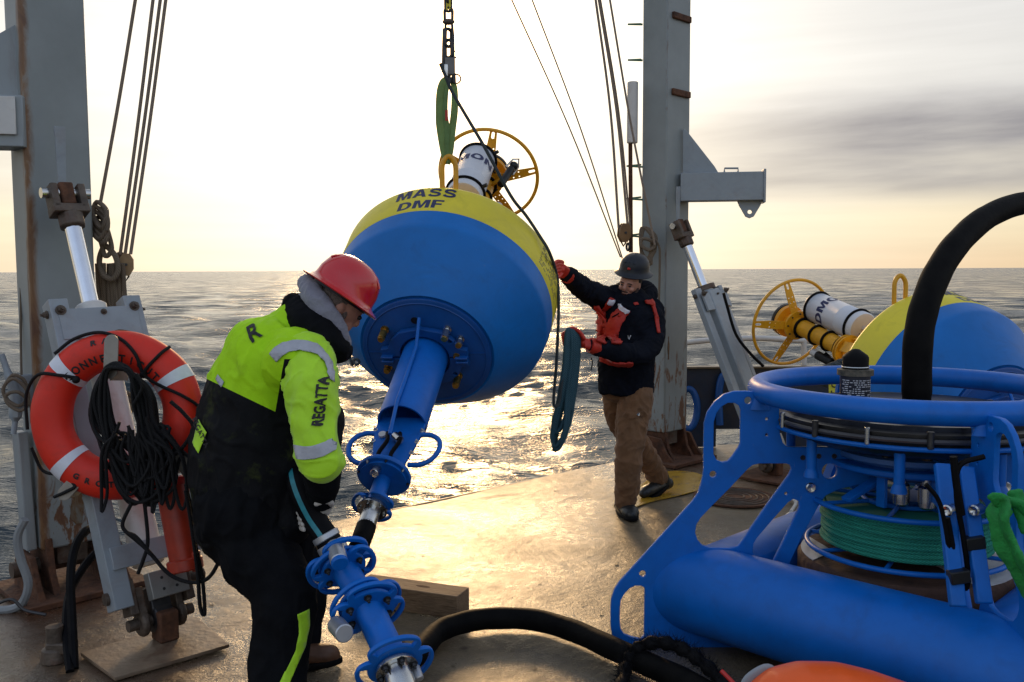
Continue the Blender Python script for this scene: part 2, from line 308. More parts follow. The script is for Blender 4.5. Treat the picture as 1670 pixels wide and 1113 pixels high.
# ------------------------------------------------------------------ helpers
def tag(o, label, cat, group=None, kind=None):
    if label: o['label'] = label
    if cat: o['category'] = cat
    if group: o['group'] = group
    if kind: o['kind'] = kind
    return o
def wm(o):
    m = o.matrix_basis.copy()
    while o.parent: o = o.parent; m = o.matrix_basis @ m
    return m
def empty(name, loc, label, cat, group=None, rot=None):
    o = bpy.data.objects.new(name, None); COL.objects.link(o); o.empty_display_size = .1
    o.location = loc
    if rot is not None: o.rotation_euler = rot.to_euler()
    return tag(o, label, cat, group)
def frame_from(z, x=None):
    z = V(z).normalized()
    if x is None: x = V((0, 0, 1)) if abs(z.z) < .9 else V((1, 0, 0))
    x = V(x); x = (x - z * x.dot(z)).normalized(); y = z.cross(x)
    return Matrix((x, y, z)).transposed()
def spline(pts, n=8, closed=False):
    P = [V(p) for p in pts]; out = []; k = len(P)
    if k < 3 and not closed: return P
    rng = range(k) if closed else range(k - 1)
    for i in rng:
        p1, p2 = P[i], P[(i + 1) % k]
        p0 = P[i - 1] if (closed or i > 0) else p1 * 2 - p2
        p3 = P[(i + 2) % k] if (closed or i + 2 < k) else p2 * 2 - p1
        for j in range(n):
            t = j / n
            out.append(.5 * ((2 * p1) + (p2 - p0) * t + (2 * p0 - 5 * p1 + 4 * p2 - p3) * t * t + (3 * p1 - 3 * p2 + p3 - p0) * t ** 3))
    if not closed: out.append(P[-1])
    return out
class MB:
    def __init__(s): s.v = []; s.f = []; s.uv = {}
    def add(s, vs, fs):
        b = len(s.v); s.v += [V(p) for p in vs]; s.f += [tuple(i + b for i in f) for f in fs]; return b
    def box(s, c, size, rot=None):
        c = V(c); h = V(size) / 2; rot = rot or Matrix.Identity(3)
        vs = [c + rot @ V((x * h.x, y * h.y, z * h.z)) for z in (-1, 1) for y in (-1, 1) for x in (-1, 1)]
        s.add(vs, [(0, 2, 3, 1), (4, 5, 7, 6), (0, 1, 5, 4), (2, 6, 7, 3), (0, 4, 6, 2), (1, 3, 7, 5)]); return s
    def bar(s, a, b, w, h, side=None):          # box beam from a to b
        a, b = V(a), V(b); m = frame_from(b - a, side); s.box((a + b) / 2, (w, h, (b - a).length), m); return s
    def rev(s, prof, c=(0, 0, 0), axis=(0, 0, 1), n=32, sc=(1, 1), x=None):   # lathe: profile of (radius, height)
        c = V(c); m = frame_from(axis, x); b0 = len(s.v); k = len(prof)
        for (r, h) in prof:
            for i in range(n):
                t = 2 * PI * i / n; s.v.append(c + m @ V((r * sc[0] * math.cos(t), r * sc[1] * math.sin(t), h)))
        for j in range(k - 1):
            for i in range(n):
                a = b0 + j * n + i; bb = b0 + j * n + (i + 1) % n
                s.f.append((a, bb, bb + n, a + n))
        if prof[0][0] > 1e-5: s.f.append(tuple(b0 + i for i in reversed(range(n))))
        if prof[-1][0] > 1e-5: s.f.append(tuple(b0 + (k - 1) * n + i for i in range(n)))
        return s
    def cyl(s, a, b, r, r2=None, n=24, ch=0):
        a, b = V(a), V(b); L = (b - a).length; r2 = r if r2 is None else r2
        if ch: prof = [(r - ch, 0), (r, ch), (r2, L - ch), (r2 - ch, L)]
        else: prof = [(r, 0), (r2, L)]
        return s.rev(prof, a, b - a, n)
    def tube(s, pts, r, n=10, closed=False, caps=True, twist=0, flat=None):
        P = [V(p) for p in pts]; k = len(P); rs = r if isinstance(r, (list, tuple)) else [r] * k
        b0 = len(s.v); nrm = None; acc = 0; lens = []
        for i, p in enumerate(P):
            if closed: t = P[(i + 1) % k] - P[i - 1]
            else: t = P[min(i + 1, k - 1)] - P[max(i - 1, 0)]
            if t.length < 1e-9: t = V((0, 0, 1))
            t.normalize()
            if nrm is None: nrm = t.orthogonal().normalized() if flat is None else (V(flat) - t * V(flat).dot(t)).normalized()
            nrm = (nrm - t * nrm.dot(t)); nrm = nrm.normalized() if nrm.length > 1e-6 else t.orthogonal().normalized()
            bi = t.cross(nrm)
            if i: acc += (P[i] - P[i - 1]).length
            lens.append(acc)
            sx, sy = (rs[i] if isinstance(rs[i], (tuple, list)) else (rs[i], rs[i]))
            for j in range(n):
                a = 2 * PI * j / n; s.v.append(p + nrm * (math.cos(a) * sx) + bi * (math.sin(a) * sy))
        m = k if closed else k - 1
        for i in range(m):
            for j in range(n):
                a = b0 + i * n + j; b = b0 + i * n + (j + 1) % n; c = b0 + ((i + 1) % k) * n + (j + 1) % n; d = b0 + ((i + 1) % k) * n + j
                u0 = lens[i]; u1 = lens[i + 1] if i + 1 < k else lens[i] + (P[0] - P[i]).length
                s.uv[len(s.f)] = [(u0, j / n * .1), (u0, (j + 1) / n * .1), (u1, (j + 1) / n * .1), (u1, j / n * .1)]
                s.f.append((a, b, c, d))
        if caps and not closed:
            s.f.append(tuple(b0 + j for j in reversed(range(n)))); s.f.append(tuple(b0 + (k - 1) * n + j for j in range(n)))
        return s
    def rope(s, pts, r, n=8, k=6, closed=False): return s.tube(spline(pts, k, closed), r, n, closed)
    def ball(s, c, r, n=16, m=10, rot=None):
        r = V((r, r, r)) if isinstance(r, (int, float)) else V(r); c = V(c); rot = rot or Matrix.Identity(3); b0 = len(s.v)
        for j in range(1, m):
            th = PI * j / m
            for i in range(n):
                ph = 2 * PI * i / n; s.v.append(c + rot @ V((r.x * math.sin(th) * math.cos(ph), r.y * math.sin(th) * math.sin(ph), r.z * math.cos(th))))
        top = len(s.v); s.v.append(c + rot @ V((0, 0, r.z))); bot = len(s.v); s.v.append(c - rot @ V((0, 0, r.z)))
        for j in range(m - 2):
            for i in range(n):
                a = b0 + j * n + i; b = b0 + j * n + (i + 1) % n; s.f.append((a, a + n, b + n, b))
        for i in range(n):
            s.f.append((top, b0 + i, b0 + (i + 1) % n)); e = b0 + (m - 2) * n; s.f.append((bot, e + (i + 1) % n, e + i))
        return s
    def torus(s, c, axis, R_, r, n=48, m=12, sc=(1, 1), x=None):
        fr = frame_from(axis, x); c = V(c)
        return s.tube([c + fr @ V((R_ * sc[0] * math.cos(2 * PI * i / n), R_ * sc[1] * math.sin(2 * PI * i / n), 0)) for i in range(n)], r, m, closed=True)
    def mesh(s, name='mesh', mat_=None, smooth=True, ang=38):
        me = bpy.data.meshes.new(name); me.from_pydata([tuple(p) for p in s.v], [], s.f)
        if s.uv:
            uvl = me.uv_layers.new(name='UVMap'); 
            for pi, poly in enumerate(me.polygons):
                if pi in s.uv:
                    for li, uv in zip(poly.loop_indices, s.uv[pi]): uvl.data[li].uv = uv
        if mat_: me.materials.append(mat_)
        if smooth:
            me.polygons.foreach_set('use_smooth', [True] * len(me.polygons)); me.set_sharp_from_angle(angle=R(ang))
        return me
    def build(s, name, mat_, parent=None, local=False, smooth=True, bev=0, ang=38):
        if parent is not None and not local:
            inv = wm(parent).inverted(); s.v = [inv @ p for p in s.v]
        me = s.mesh(name, mat_, smooth, ang); o = bpy.data.objects.new(name, me); COL.objects.link(o)
        if parent is not None: o.parent = parent
        if bev:
            b = o.modifiers.new('bevel', 'BEVEL'); b.width = bev; b.segments = 2; b.limit_method = 'ANGLE'; b.angle_limit = R(40)
        return o
def inst(name, me, parent, loc, rot=None, scale=1, local=True):
    o = bpy.data.objects.new(name, me); COL.objects.link(o)
    m = Matrix.Translation(loc) @ (rot.to_4x4() if rot else Matrix.Identity(4)) @ Matrix.Scale(scale, 4)
    if parent is not None:
        o.parent = parent
        if not local: m = wm(parent).inverted() @ m
    o.matrix_basis = m; return o
def single(mb, name, mat_, label, cat, group=None, bev=0, ang=38):   # a thing that is one mesh, origin at its centre
    c = sum(mb.v, V()) / len(mb.v); mb.v = [p - c for p in mb.v]
    o = mb.build(name, mat_, None, bev=bev, ang=ang); o.location = c; return tag(o, label, cat, group)
def eval_mesh(o):
    dg = bpy.context.evaluated_depsgraph_get(); dg.update(); me = bpy.data.meshes.new_from_object(o.evaluated_get(dg)); return me
def circ(cx, cy, r, n=20, sc=(1, 1)): return [(cx + r * sc[0] * math.cos(2 * PI * i / n), cy + r * sc[1] * math.sin(2 * PI * i / n)) for i in range(n)]
def slot(cx, cy, w, h, ang=0, n=7):
    r = min(w, h) / 2; pts = []
    for k, (sx, sy) in enumerate(((1, 1), (-1, 1), (-1, -1), (1, -1))):
        for j in range(n):
            a = k * PI / 2 + j / (n - 1) * PI / 2; pts.append((sx * (w / 2 - r) + r * math.cos(a), sy * (h / 2 - r) + r * math.sin(a)))
    c, s_ = math.cos(ang), math.sin(ang); return [(cx + x * c - y * s_, cy + x * s_ + y * c) for x, y in pts]
def smooth2(pts, k=4):
    return [(p.x, p.y) for p in spline([V((x, y, 0)) for x, y in pts], k, True)]
def flat_curve(loops, thick, bev=0):
    cu = bpy.data.curves.new('outline', 'CURVE'); cu.dimensions = '2D'; cu.fill_mode = 'BOTH'; cu.extrude = max(0, thick / 2 - bev); cu.bevel_depth = bev; cu.bevel_resolution = 1
    cu.offset = -bev
    for lp in loops:
        sp = cu.splines.new('POLY'); sp.points.add(len(lp) - 1)
        for i, (x, y) in enumerate(lp): sp.points[i].co = (x, y, 0, 1)
        sp.use_cyclic_u = True
    o = bpy.data.objects.new('outline', cu); COL.objects.link(o); me = eval_mesh(o); bpy.data.objects.remove(o); return me
GLYPH = {'M': (.84, [(0, 0), (.2, 0), (.2, .5), (.36, 0), (.48, 0), (.64, .5), (.64, 0), (.84, 0), (.84, .72), (.56, .72), (.42, .25), (.28, .72), (0, .72)]),
 'N': (.70, [(0, 0), (.19, 0), (.19, .42), (.48, 0), (.70, 0), (.70, .72), (.51, .72), (.51, .30), (.22, .72), (0, .72)]),
 'A': (.74, [(0, 0), (.2, 0), (.245, .14), (.495, .14), (.54, 0), (.74, 0), (.48, .72), (.26, .72)]),
 'D': (.70, None), 'F': (.60, [(0, 0), (.2, 0), (.2, .28), (.5, .28), (.5, .42), (.2, .42), (.2, .58), (.58, .58), (.58, .72), (0, .72)])}
def block_text(txt, size, sx=1.0, gap=.09):
    """heavy grotesque capitals"""
    x = 0; loops = []
    for ch in txt:
        if ch in 'DOS':
            w = .70; o = []; h_ = []
            if ch == 'D': o = [(0, 0), (.32, 0)] + [(.32 + .38 * math.sin(t), .36 - .36 * math.cos(t)) for t in np.linspace(.1, PI - .1, 12)] + [(.32, .72), (0, .72)]; h_ = [(.2, .14), (.2, .58), (.30, .58)] + [(.30 + .2 * math.sin(t), .36 + .22 * math.cos(t)) for t in np.linspace(.1, PI - .1, 8)] + [(.30, .14)]
            elif ch == 'O': w = .78; o = [(.39 + .39 * math.cos(t), .36 + .375 * math.sin(t)) for t in np.linspace(0, 2 * PI, 28, endpoint=False)]; h_ = [(.39 + .19 * math.cos(t), .36 + .235 * math.sin(t)) for t in np.linspace(0, 2 * PI, 20, endpoint=False)]
            else:
                w = .68; cl = [(.60, .53), (.52, .62), (.34, .655), (.16, .61), (.12, .52), (.18, .43), (.36, .375), (.54, .31), (.59, .20), (.52, .10), (.34, .062), (.15, .10), (.07, .20)]
                c3 = spline([V((a, b, 0)) for a, b in cl], 3); L_ = []; R_ = []
                for i, p in enumerate(c3):
                    t = (c3[min(i + 1, len(c3) - 1)] - c3[max(i - 1, 0)]).normalized(); nn = V((-t.y, t.x, 0)) * .078; L_.append((p.x + nn.x, p.y + nn.y)); R_.append((p.x - nn.x, p.y - nn.y))
                o = L_ + R_[::-1]
            for lp in (o, h_):
                if lp: loops.append([((x + a) * size * sx, (b - .36) * size) for a, b in lp])
        elif ch in GLYPH:
            w, lp = GLYPH[ch]; loops.append([((x + a) * size * sx, (b - .36) * size) for a, b in lp])
            if ch == 'A': loops.append([((x + a) * size * sx, (b - .36) * size) for a, b in ((.285, .27), (.455, .27), (.37, .54))])
        x += w + gap
    tot = (x - gap) * size * sx
    return flat_curve([[(a - tot / 2, b) for a, b in lp] for lp in loops], 0, 0)
def text_mesh(txt, size, bold=.0, shear=0, thick=0.0, align='CENTER', sx=1.0, space=1.0):
    if set(txt) <= set('MASDFON') and len(txt) > 1: return block_text(txt, size * 1.0, sx)
    cu = bpy.data.curves.new('letters', 'FONT'); cu.body = txt; cu.size = size; cu.offset = bold; cu.shear = shear; cu.extrude = thick / 2; cu.align_x = align; cu.align_y = 'CENTER'; cu.space_character = space; cu.resolution_u = 4
    o = bpy.data.objects.new('letters', cu); COL.objects.link(o); me = eval_mesh(o); bpy.data.objects.remove(o)
    for v in me.vertices: v.co.x *= sx
    return me
def grid_cut(me, step):
    bm = bmesh.new(); bm.from_mesh(me)
    bmesh.ops.remove_doubles(bm, verts=bm.verts, dist=1e-5)
    for ax in (0, 1):
        lo = min(v.co[ax] for v in bm.verts); hi = max(v.co[ax] for v in bm.verts); k = int((hi - lo) / step)
        for i in range(1, k + 1):
            no = V((0, 0, 0)); no[ax] = 1; co = V((0, 0, 0)); co[ax] = lo + i * step
            bmesh.ops.bisect_plane(bm, geom=bm.verts[:] + bm.edges[:] + bm.faces[:], plane_co=co, plane_no=no)
    bm.to_mesh(me); bm.free(); return me
def put_mesh(me, name, mat_, parent, fn=None, world=True, smooth=True):
    inv = wm(parent).inverted() if (parent is not None and world) else Matrix.Identity(4)
    for v in me.vertices: v.co = inv @ V(fn(v.co) if fn else v.co)
    me.materials.clear(); me.materials.append(mat_)
    if smooth: me.polygons.foreach_set('use_smooth', [True] * len(me.polygons)); me.set_sharp_from_angle(angle=R(38))
    me.update(); o = bpy.data.objects.new(name, me); COL.objects.link(o)
    if parent is not None: o.parent = parent
    return o
def plate(name, loops, thick, mat_, parent, origin, X, Y, bev=.002, local=False):   # a real plate in the plane through origin spanned by X, Y
    X, Y = V(X).normalized(), V(Y).normalized(); Z = X.cross(Y); origin = V(origin)
    return put_mesh(flat_curve(loops, thick, bev), name, mat_, parent, lambda c: origin + X * c.x + Y * c.y + Z * c.z, world=not local)
def bvh_of(o):
    m = wm(o); me = o.data; return BVHTree.FromPolygons([m @ v.co for v in me.vertices], [tuple(p.vertices) for p in me.polygons])
def drape(name, loops_or_mesh, bvh, mat_, parent, to_world, direction, off=.004, step=.012, solid=0.0, back=.6):
    """cloth, tape or print laid on a garment: every vertex is carried along `direction` to the surface below it"""
    me = loops_or_mesh if isinstance(loops_or_mesh, bpy.types.Mesh) else flat_curve(loops_or_mesh, 0, 0)
    me = grid_cut(me, step); d = V(direction).normalized(); last = [None]
    pts = []
    for v in me.vertices:
        w = to_world(v.co); hit, nr, _, _ = bvh.ray_cast(w - d * back, d, back * 2.5)
        if hit is None:
            hit, nr, _, _ = bvh.find_nearest(w)
        if nr.dot(d) > 0: nr = -nr
        pts.append(hit + nr * off)
    inv = wm(parent).inverted()
    for v, p in zip(me.vertices, pts): v.co = inv @ p
    me.materials.clear(); me.materials.append(mat_); me.polygons.foreach_set('use_smooth', [True] * len(me.polygons)); me.update()
    o = bpy.data.objects.new(name, me); COL.objects.link(o); o.parent = parent
    if solid:
        s = o.modifiers.new('thickness', 'SOLIDIFY'); s.thickness = solid; s.offset = 0
    return o
def cloth_noise(p, s):
    q = p * s; return noise.noise(q + V((3, 1, 7))) 
def organic(name, mb, mat_, parent, voxel=.008, smooth=4, wrinkle=0.0, wscale=9, stretch=(1, 1, 1), zone=None):
    """grow one continuous skin round overlapping volumes"""
    me = mb.mesh('volume', None, False); o = bpy.data.objects.new('volume', me); COL.objects.link(o)
    r = o.modifiers.new('r', 'REMESH'); r.mode = 'VOXEL'; r.voxel_size = voxel
    s = o.modifiers.new('s', 'SMOOTH'); s.factor = .5; s.iterations = smooth
    out = eval_mesh(o); bpy.data.objects.remove(o)
    if wrinkle:
        nrm = [v.normal.copy() for v in out.vertices]
        for v, nn in zip(out.vertices, nrm):
            q = V((v.co.x * stretch[0], v.co.y * stretch[1], v.co.z * stretch[2]))
            w = V((noise.noise(q * wscale * .5), noise.noise(q * wscale * .5 + V((9, 2, 4))), 0)) * .12
            a = noise.noise((q + w) * wscale); b = noise.noise((q + w) * wscale * 2.3 + V((5, 5, 5))); c_ = noise.noise((q + w * 1.6) * wscale * 1.4 + V((1, 8, 5)))
            v.co += nn * wrinkle * ((1 - abs(a) * 2.2) * .7 + b * .35 + max(0, 1 - abs(c_) * 7) * .38)
    if zone:
        at_ = out.attributes.new('zone', 'FLOAT', 'POINT'); at_.data.foreach_set('value', [zone(v.co) for v in out.vertices])
    inv = wm(parent).inverted() if parent else Matrix.Identity(4)
    for v in out.vertices: v.co = inv @ v.co
    out.materials.append(mat_); out.polygons.foreach_set('use_smooth', [True] * len(out.polygons)); out.update()
    ob = bpy.data.objects.new(name, out); COL.objects.link(ob); ob.parent = parent; return ob
def limb(mb, pts, n=16, k=5, flat=None, cap0=True):    # pts: (point, radius or (ra, rb)); round ends
    P = spline([p for p, _ in pts], k) if len(pts) > 2 else [V(pts[0][0]).lerp(V(pts[1][0]), t / k) for t in range(k + 1)]
    rad = [r if isinstance(r, tuple) else (r, r) for _, r in pts]; rs = []
    for i in range(len(P)):
        t = i / (len(P) - 1) * (len(pts) - 1); a = min(int(t), len(pts) - 2); f = t - a; f = f * f * (3 - 2 * f)
        rs.append((rad[a][0] * (1 - f) + rad[a + 1][0] * f, rad[a][1] * (1 - f) + rad[a + 1][1] * f))
    mb.tube(P, rs, n, flat=flat)
    for p, r in ((P[0], rs[0]), (P[-1], rs[-1]))[0 if cap0 else 1:]: mb.ball(p, min(r) * .97, n, 10)
    return mb
BOLT = MB().rev([(.0, 0), (1.5, 0), (1.5, .35), (0, .35)], n=14).rev([(1.0, .35), (1.0, 1.3), (.85, 1.5)], n=6).rev([(.5, 1.5), (.5, 2.3)], n=10)
def bolt_mesh(size, m_):
    b = MB(); b.v = [p * size for p in BOLT.v]; b.f = list(BOLT.f); return b.mesh('bolt', m_)
BOLT_STEEL = bolt_mesh(.011, RUSTY_STEEL); BOLT_BRIGHT = bolt_mesh(.010, STEEL); BOLT_DARK = bolt_mesh(.009, DARK_STEEL)

# ================================================================== SETTING
SEA_Z = -1.45
def build_sea():
    front = np.linspace(-R(48), R(48), 640); rest = np.linspace(R(48), 2 * PI - R(48), 60)[1:-1]
    th = np.concatenate([front, rest]); nt_ = len(th)
    py = np.concatenate([np.linspace(1500, 225, 330), np.linspace(221, 5, 225), np.geomspace(5, .28, 50)[1:]])
    rad = (EYE - SEA_Z) * 1500 / py; rad[0] = .6
    nr = len(rad); RR, TT = np.meshgrid(rad, th, indexing='ij')
    X = RR * np.sin(TT); Y = RR * np.cos(TT); Z = np.zeros_like(X); DX = np.zeros_like(X); DY = np.zeros_like(X)
    sp = np.gradient(rad)[:, None] * np.ones_like(X)
    rng = np.random.default_rng(11)
    for i in range(130):
        lam = 0.40 * (13 / .40) ** rng.random(); k = 2 * PI / lam
        d = R(195) + rng.normal() * R(34)                    # wind from beyond the stern quarter
        amp = .0058 * lam ** .72 * (.5 + rng.random())
        ph = rng.random() * 2 * PI; kx, ky = k * math.sin(d), k * math.cos(d)
        att = np.clip((lam / np.maximum(sp, 1e-6) - 1.8) / 2.5, 0, 1)
        arg = kx * X + ky * Y + ph + .6 * np.sin(.13 * X + .21 * Y + i)
        Z += att * amp * np.sin(arg); DX += att * amp * .8 * math.sin(d) * np.cos(arg); DY += att * amp * .8 * math.cos(d) * np.cos(arg)
    fade = np.clip((RR - 1.0) / 2.5, 0, 1)
    X = X + DX * fade; Y = Y + DY * fade; Z = Z * fade + SEA_Z
    co = np.stack([X, Y, Z], -1).reshape(-1, 3)
    i0 = np.arange(nr - 1)[:, None] * nt_; j0 = np.arange(nt_)[None, :]; j1 = (j0 + 1) % nt_
    q = np.stack([i0 + j0, i0 + nt_ + j0, i0 + nt_ + j1, i0 + j1], -1).reshape(-1, 4)
    me = bpy.data.meshes.new('sea'); me.vertices.add(len(co)); me.vertices.foreach_set('co', co.ravel())
    me.loops.add(q.size); me.loops.foreach_set('vertex_index', q.ravel()); me.polygons.add(len(q))
    me.polygons.foreach_set('loop_start', np.arange(0, q.size, 4)); me.update(calc_edges=True)
    me.polygons.foreach_set('use_smooth', np.ones(len(q), bool)); me.materials.append(SEA)
    if me.polygons[0].normal.z < 0: me.flip_normals()
    o = bpy.data.objects.new('sea', me); COL.objects.link(o); tag(o, None, None, kind='structure')
build_sea()

EDGE_A = V((-1.86, 5.49, 0)); EDGE_D = V((.744, .668, 0)).normalized(); EDGE_N = V((-EDGE_D.y, EDGE_D.x, 0))
def build_deck():
    p0 = EDGE_A - EDGE_D * 6.0; p1 = EDGE_A + EDGE_D * 4.75; cor = [(p0.x, p0.y), (p1.x, p1.y), (p1.x + .25, 8.75), (7.5, 8.95), (7.5, -3), (p0.x, -3)]
    loop = list(reversed(cor))
    me = flat_curve([loop], .0, 0); me = grid_cut(me, .07)
    inv = []
    for v in me.vertices:
        q = v.co.copy(); q.z = 0; dents = noise.noise(V((q.x * .7, q.y * .7, 0))) * .007 + noise.noise(V((q.x * 2.2 + q.y, q.y * 2.2, 3))) * .004 + noise.noise(V((q.x * 6, q.y * 6, 8))) * .0016
        v.co = V((q.x, q.y, dents - .006))
    o = put_mesh(me, 'deck', DECK, None); tag(o, None, None, kind='structure')
    hull = MB(); n = len(cor)                                     # hull side below the deck edge
    for i in range(3):
        a, b = V((*cor[i], -.012)), V((*cor[i + 1], -.012)); hull.add([a, b, b - V((0, 0, 3)), a - V((0, 0, 3))], [(0, 1, 2, 3)])
    h = hull.build('hull_side', NAVY, o, local=True)
    # the rounded steel lip of the stern
    lip = MB().tube([V((*cor[0], -.034)), V((*cor[1], -.034)), V((*cor[2], -.034))], .030, 12)
    lip.build('stern_lip', DECK, o, local=True)
    # weld seams between deck plates
    me2 = MB()
    for (a, b) in ():
        A, B = dk(a[0], a[1]), dk(b[0], b[1]); pts = [A.lerp(B, t / 30) + V((random.uniform(-.002, .002), random.uniform(-.002, .002), -.0025)) for t in range(31)]
        me2.tube(pts, (.004) , 6)
    me2.build('weld_seam', DECK, o, local=True)
    return o
deck = build_deck()
def patch_mat():
    m, nt, b = principled('worn_yellow_paint')
    n = nodes_noise(nt, 6, 8, .7, dist=.5); c = rmp(nt, n.outputs[0], [(.34, (.15, .11, .06)), (.46, (.42, .24, .025)), (.7, (.52, .31, .03))])
    nt.links.new(c, b.inputs['Base Color']); b.inputs['Roughness'].default_value = .25; n2 = nodes_noise(nt, 60, 4); bump(nt, b, n2.outputs[0], .4, .01); return m
ypl = smooth2([(dk(x, y).x, dk(x, y).y) for x, y in ((1000, 818), (1040, 795), (1080, 772), (1122, 770), (1150, 778), (1168, 790), (1120, 806), (1060, 820), (1020, 832))], 4)
o = plate('yellow_deck_marking', [ypl], .004, patch_mat(), deck, (0, 0, .004), (1, 0, 0), (0, 1, 0), bev=0, local=True)

# round hatch with ripple rings
hc = dk(1198, 812)
hatch = empty('deck_hatch', (hc.x, hc.y, 0), 'round rusty hatch cover ringed with ridges, flush in the wet deck by the blue frame', 'hatch')
MB().rev([(.30, .0), (.30, .012), (.275, .014), (.27, .008), (0.0, .010)], n=48).build('cover', RUST, hatch, local=True)
for rr in (.245, .205, .165, .12, .07):
    MB().torus((0, 0, .011), (0, 0, 1), rr, .006, 48, 6).build('ridge', RUSTY_STEEL, hatch, local=True)

# pits and rivets scattered on the deck
pit = MB().rev([(.022, .001), (.018, .0025), (.008, .0015), (0, .001)], n=12).mesh('pit', DECK)
for x, y in ((836, 1060), (872, 1090), (742, 975), (880, 950), (690, 905), (780, 870), (905, 800), (960, 905), (1005, 920), (905, 870), (645, 870), (950, 985), (360, 1040), (345, 985), (980, 1000), (740, 1085), (660, 1095), (800, 915)):
    p = dk(x, y); inst('deck_plug', pit, deck, (p.x, p.y, .0), Matrix.Rotation(random.random() * 6, 3, 'Z'), random.uniform(.35, .7))

# ------------------------------------------------------------------ gantry (A-frame)
TA = V((1, 1, 0)).normalized(); TB = V((1, -1, 0)).normalized()      # along the stern, and inboard
COLROT = Matrix((TA, -TB, V((0, 0, 1)))).transposed()
LEG_L = V((-2.397, 4.85, 0)); LEG_R = V((1.345, 8.1, 0))
gantry = empty('gantry', ((LEG_L + LEG_R) / 2), 'tall grey steel A-frame standing over the open stern on two rust-streaked legs', 'gantry')
def leg_mat(name, c, wa, wb, corner_w, low):
    m, nt, b = principled(name); L = nt.links.new
    geo = nt.nodes.new('ShaderNodeNewGeometry')
    def dotp(vec, off):
        d = nt.nodes.new('ShaderNodeVectorMath'); d.operation = 'DOT_PRODUCT'; L(geo.outputs['Position'], d.inputs[0]); d.inputs[1].default_value = vec
        s_ = nt.nodes.new('ShaderNodeMath'); s_.operation = 'SUBTRACT'; L(d.outputs['Value'], s_.inputs[0]); s_.inputs[1].default_value = off; return s_.outputs[0]
    n = nodes_noise(nt, 2.5, 5, .6); c0 = rmp(nt, n.outputs[0], [(.3, (.215, .24, .235)), (.7, (.28, .31, .31))])
    st = nodes_noise(nt, 5, 8, .7, stretch=(2.2, 2.2, .6), dist=.9)
    u = dotp(TA, c.dot(TA) - wa / 2); ab = nt.nodes.new('ShaderNodeMath'); ab.operation = 'ABSOLUTE'; L(u, ab.inputs[0])
    v = dotp(TB, c.dot(TB) + wb / 2); av = nt.nodes.new('ShaderNodeMath'); av.operation = 'ABSOLUTE'; L(v, av.inputs[0])
    cd = nt.nodes.new('ShaderNodeMath'); cd.operation = 'MAXIMUM'; L(ab.outputs[0], cd.inputs[0]); L(av.outputs[0], cd.inputs[1])
    mr = nt.nodes.new('ShaderNodeMapRange'); mr.inputs[1].default_value = corner_w; mr.inputs[2].default_value = .008; L(cd.outputs[0], mr.inputs[0])
    mz = nt.nodes.new('ShaderNodeMath'); mz.operation = 'MULTIPLY_ADD'; L(st.outputs[0], mz.inputs[0]); mz.inputs[1].default_value = 1.5; mz.inputs[2].default_value = -.12 if c.x < 0 else -.5; mz.use_clamp = True
    f1 = nt.nodes.new('ShaderNodeMath'); f1.operation = 'MULTIPLY'; L(mr.outputs[0], f1.inputs[0]); L(mz.outputs[0], f1.inputs[1])
    sp = nt.nodes.new('ShaderNodeSeparateXYZ'); L(geo.outputs['Position'], sp.inputs[0])
    lo = nt.nodes.new('ShaderNodeMapRange'); lo.inputs[1].default_value = low; lo.inputs[2].default_value = .28; L(sp.outputs[2], lo.inputs[0])
    f2 = nt.nodes.new('ShaderNodeMath'); f2.operation = 'MULTIPLY'; L(lo.outputs[0], f2.inputs[0]); L(rmp(nt, st.outputs[0], [(.49, 0.0), (.60, 1.0)]), f2.inputs[1])
    mx = nt.nodes.new('ShaderNodeMath'); mx.operation = 'MAXIMUM'; L(f1.outputs[0], mx.inputs[0]); L(f2.outputs[0], mx.inputs[1])
    rust = rmp(nt, st.outputs[0], [(.35, (.27, .135, .045)), (.62, (.12, .045, .016))])
    cc = mixn(nt, rmp(nt, mx.outputs[0], [(.26, 0.0), (.52, .92)]), c0, rust)
    L(cc, b.inputs['Base Color']); b.inputs['Roughness'].default_value = .45
    bn = nodes_noise(nt, 14, 5); bump(nt, b, bn.outputs[0], .10, .01); return m
def gantry_leg(c, wa, wb, zb, ztop, low=.9):
    m = MB()
    m.box(c + V((0, 0, (zb + ztop) / 2)), (wa, wb, ztop - zb), COLROT)
    leg = m.build('leg', leg_mat('leg_paint', c, wa, wb, .075 if c.x < 0 else .04, low), gantry, bev=.012)
    # rust runs down the corner, dried into thin flakes
    edge = c - TA * (wa / 2) + TB * (wb / 2)
    return leg
legL = gantry_leg(LEG_L, .32, .22, .24, 5.6); legR = gantry_leg(LEG_R, .34, .26, .26, 5.6, 1.5)
MB().bar(LEG_L + V((0, 0, 5.78)), LEG_R + V((0, 0, 5.78)), .36, .34, V((0, 0, 1))).build('crossbeam', PAINT_GREY, gantry, bev=.01)
def rust_streak_mat():
    m, nt, b = principled('rust_stain')
    n = nodes_noise(nt, 9, 8, .7, dist=.6, stretch=(2, 2, .5)); n.inputs['Scale'].default_value = 10
    c = rmp(nt, n.outputs[0], [(.38, (.17, .16, .13)), (.52, (.14, .075, .03)), (.7, (.055, .022, .010))])
    nt.links.new(c, b.inputs['Base Color']); b.inputs['Roughness'].default_value = .8; bump(nt, b, n.outputs[0], .4, .006); return m
STAIN = rust_streak_mat()
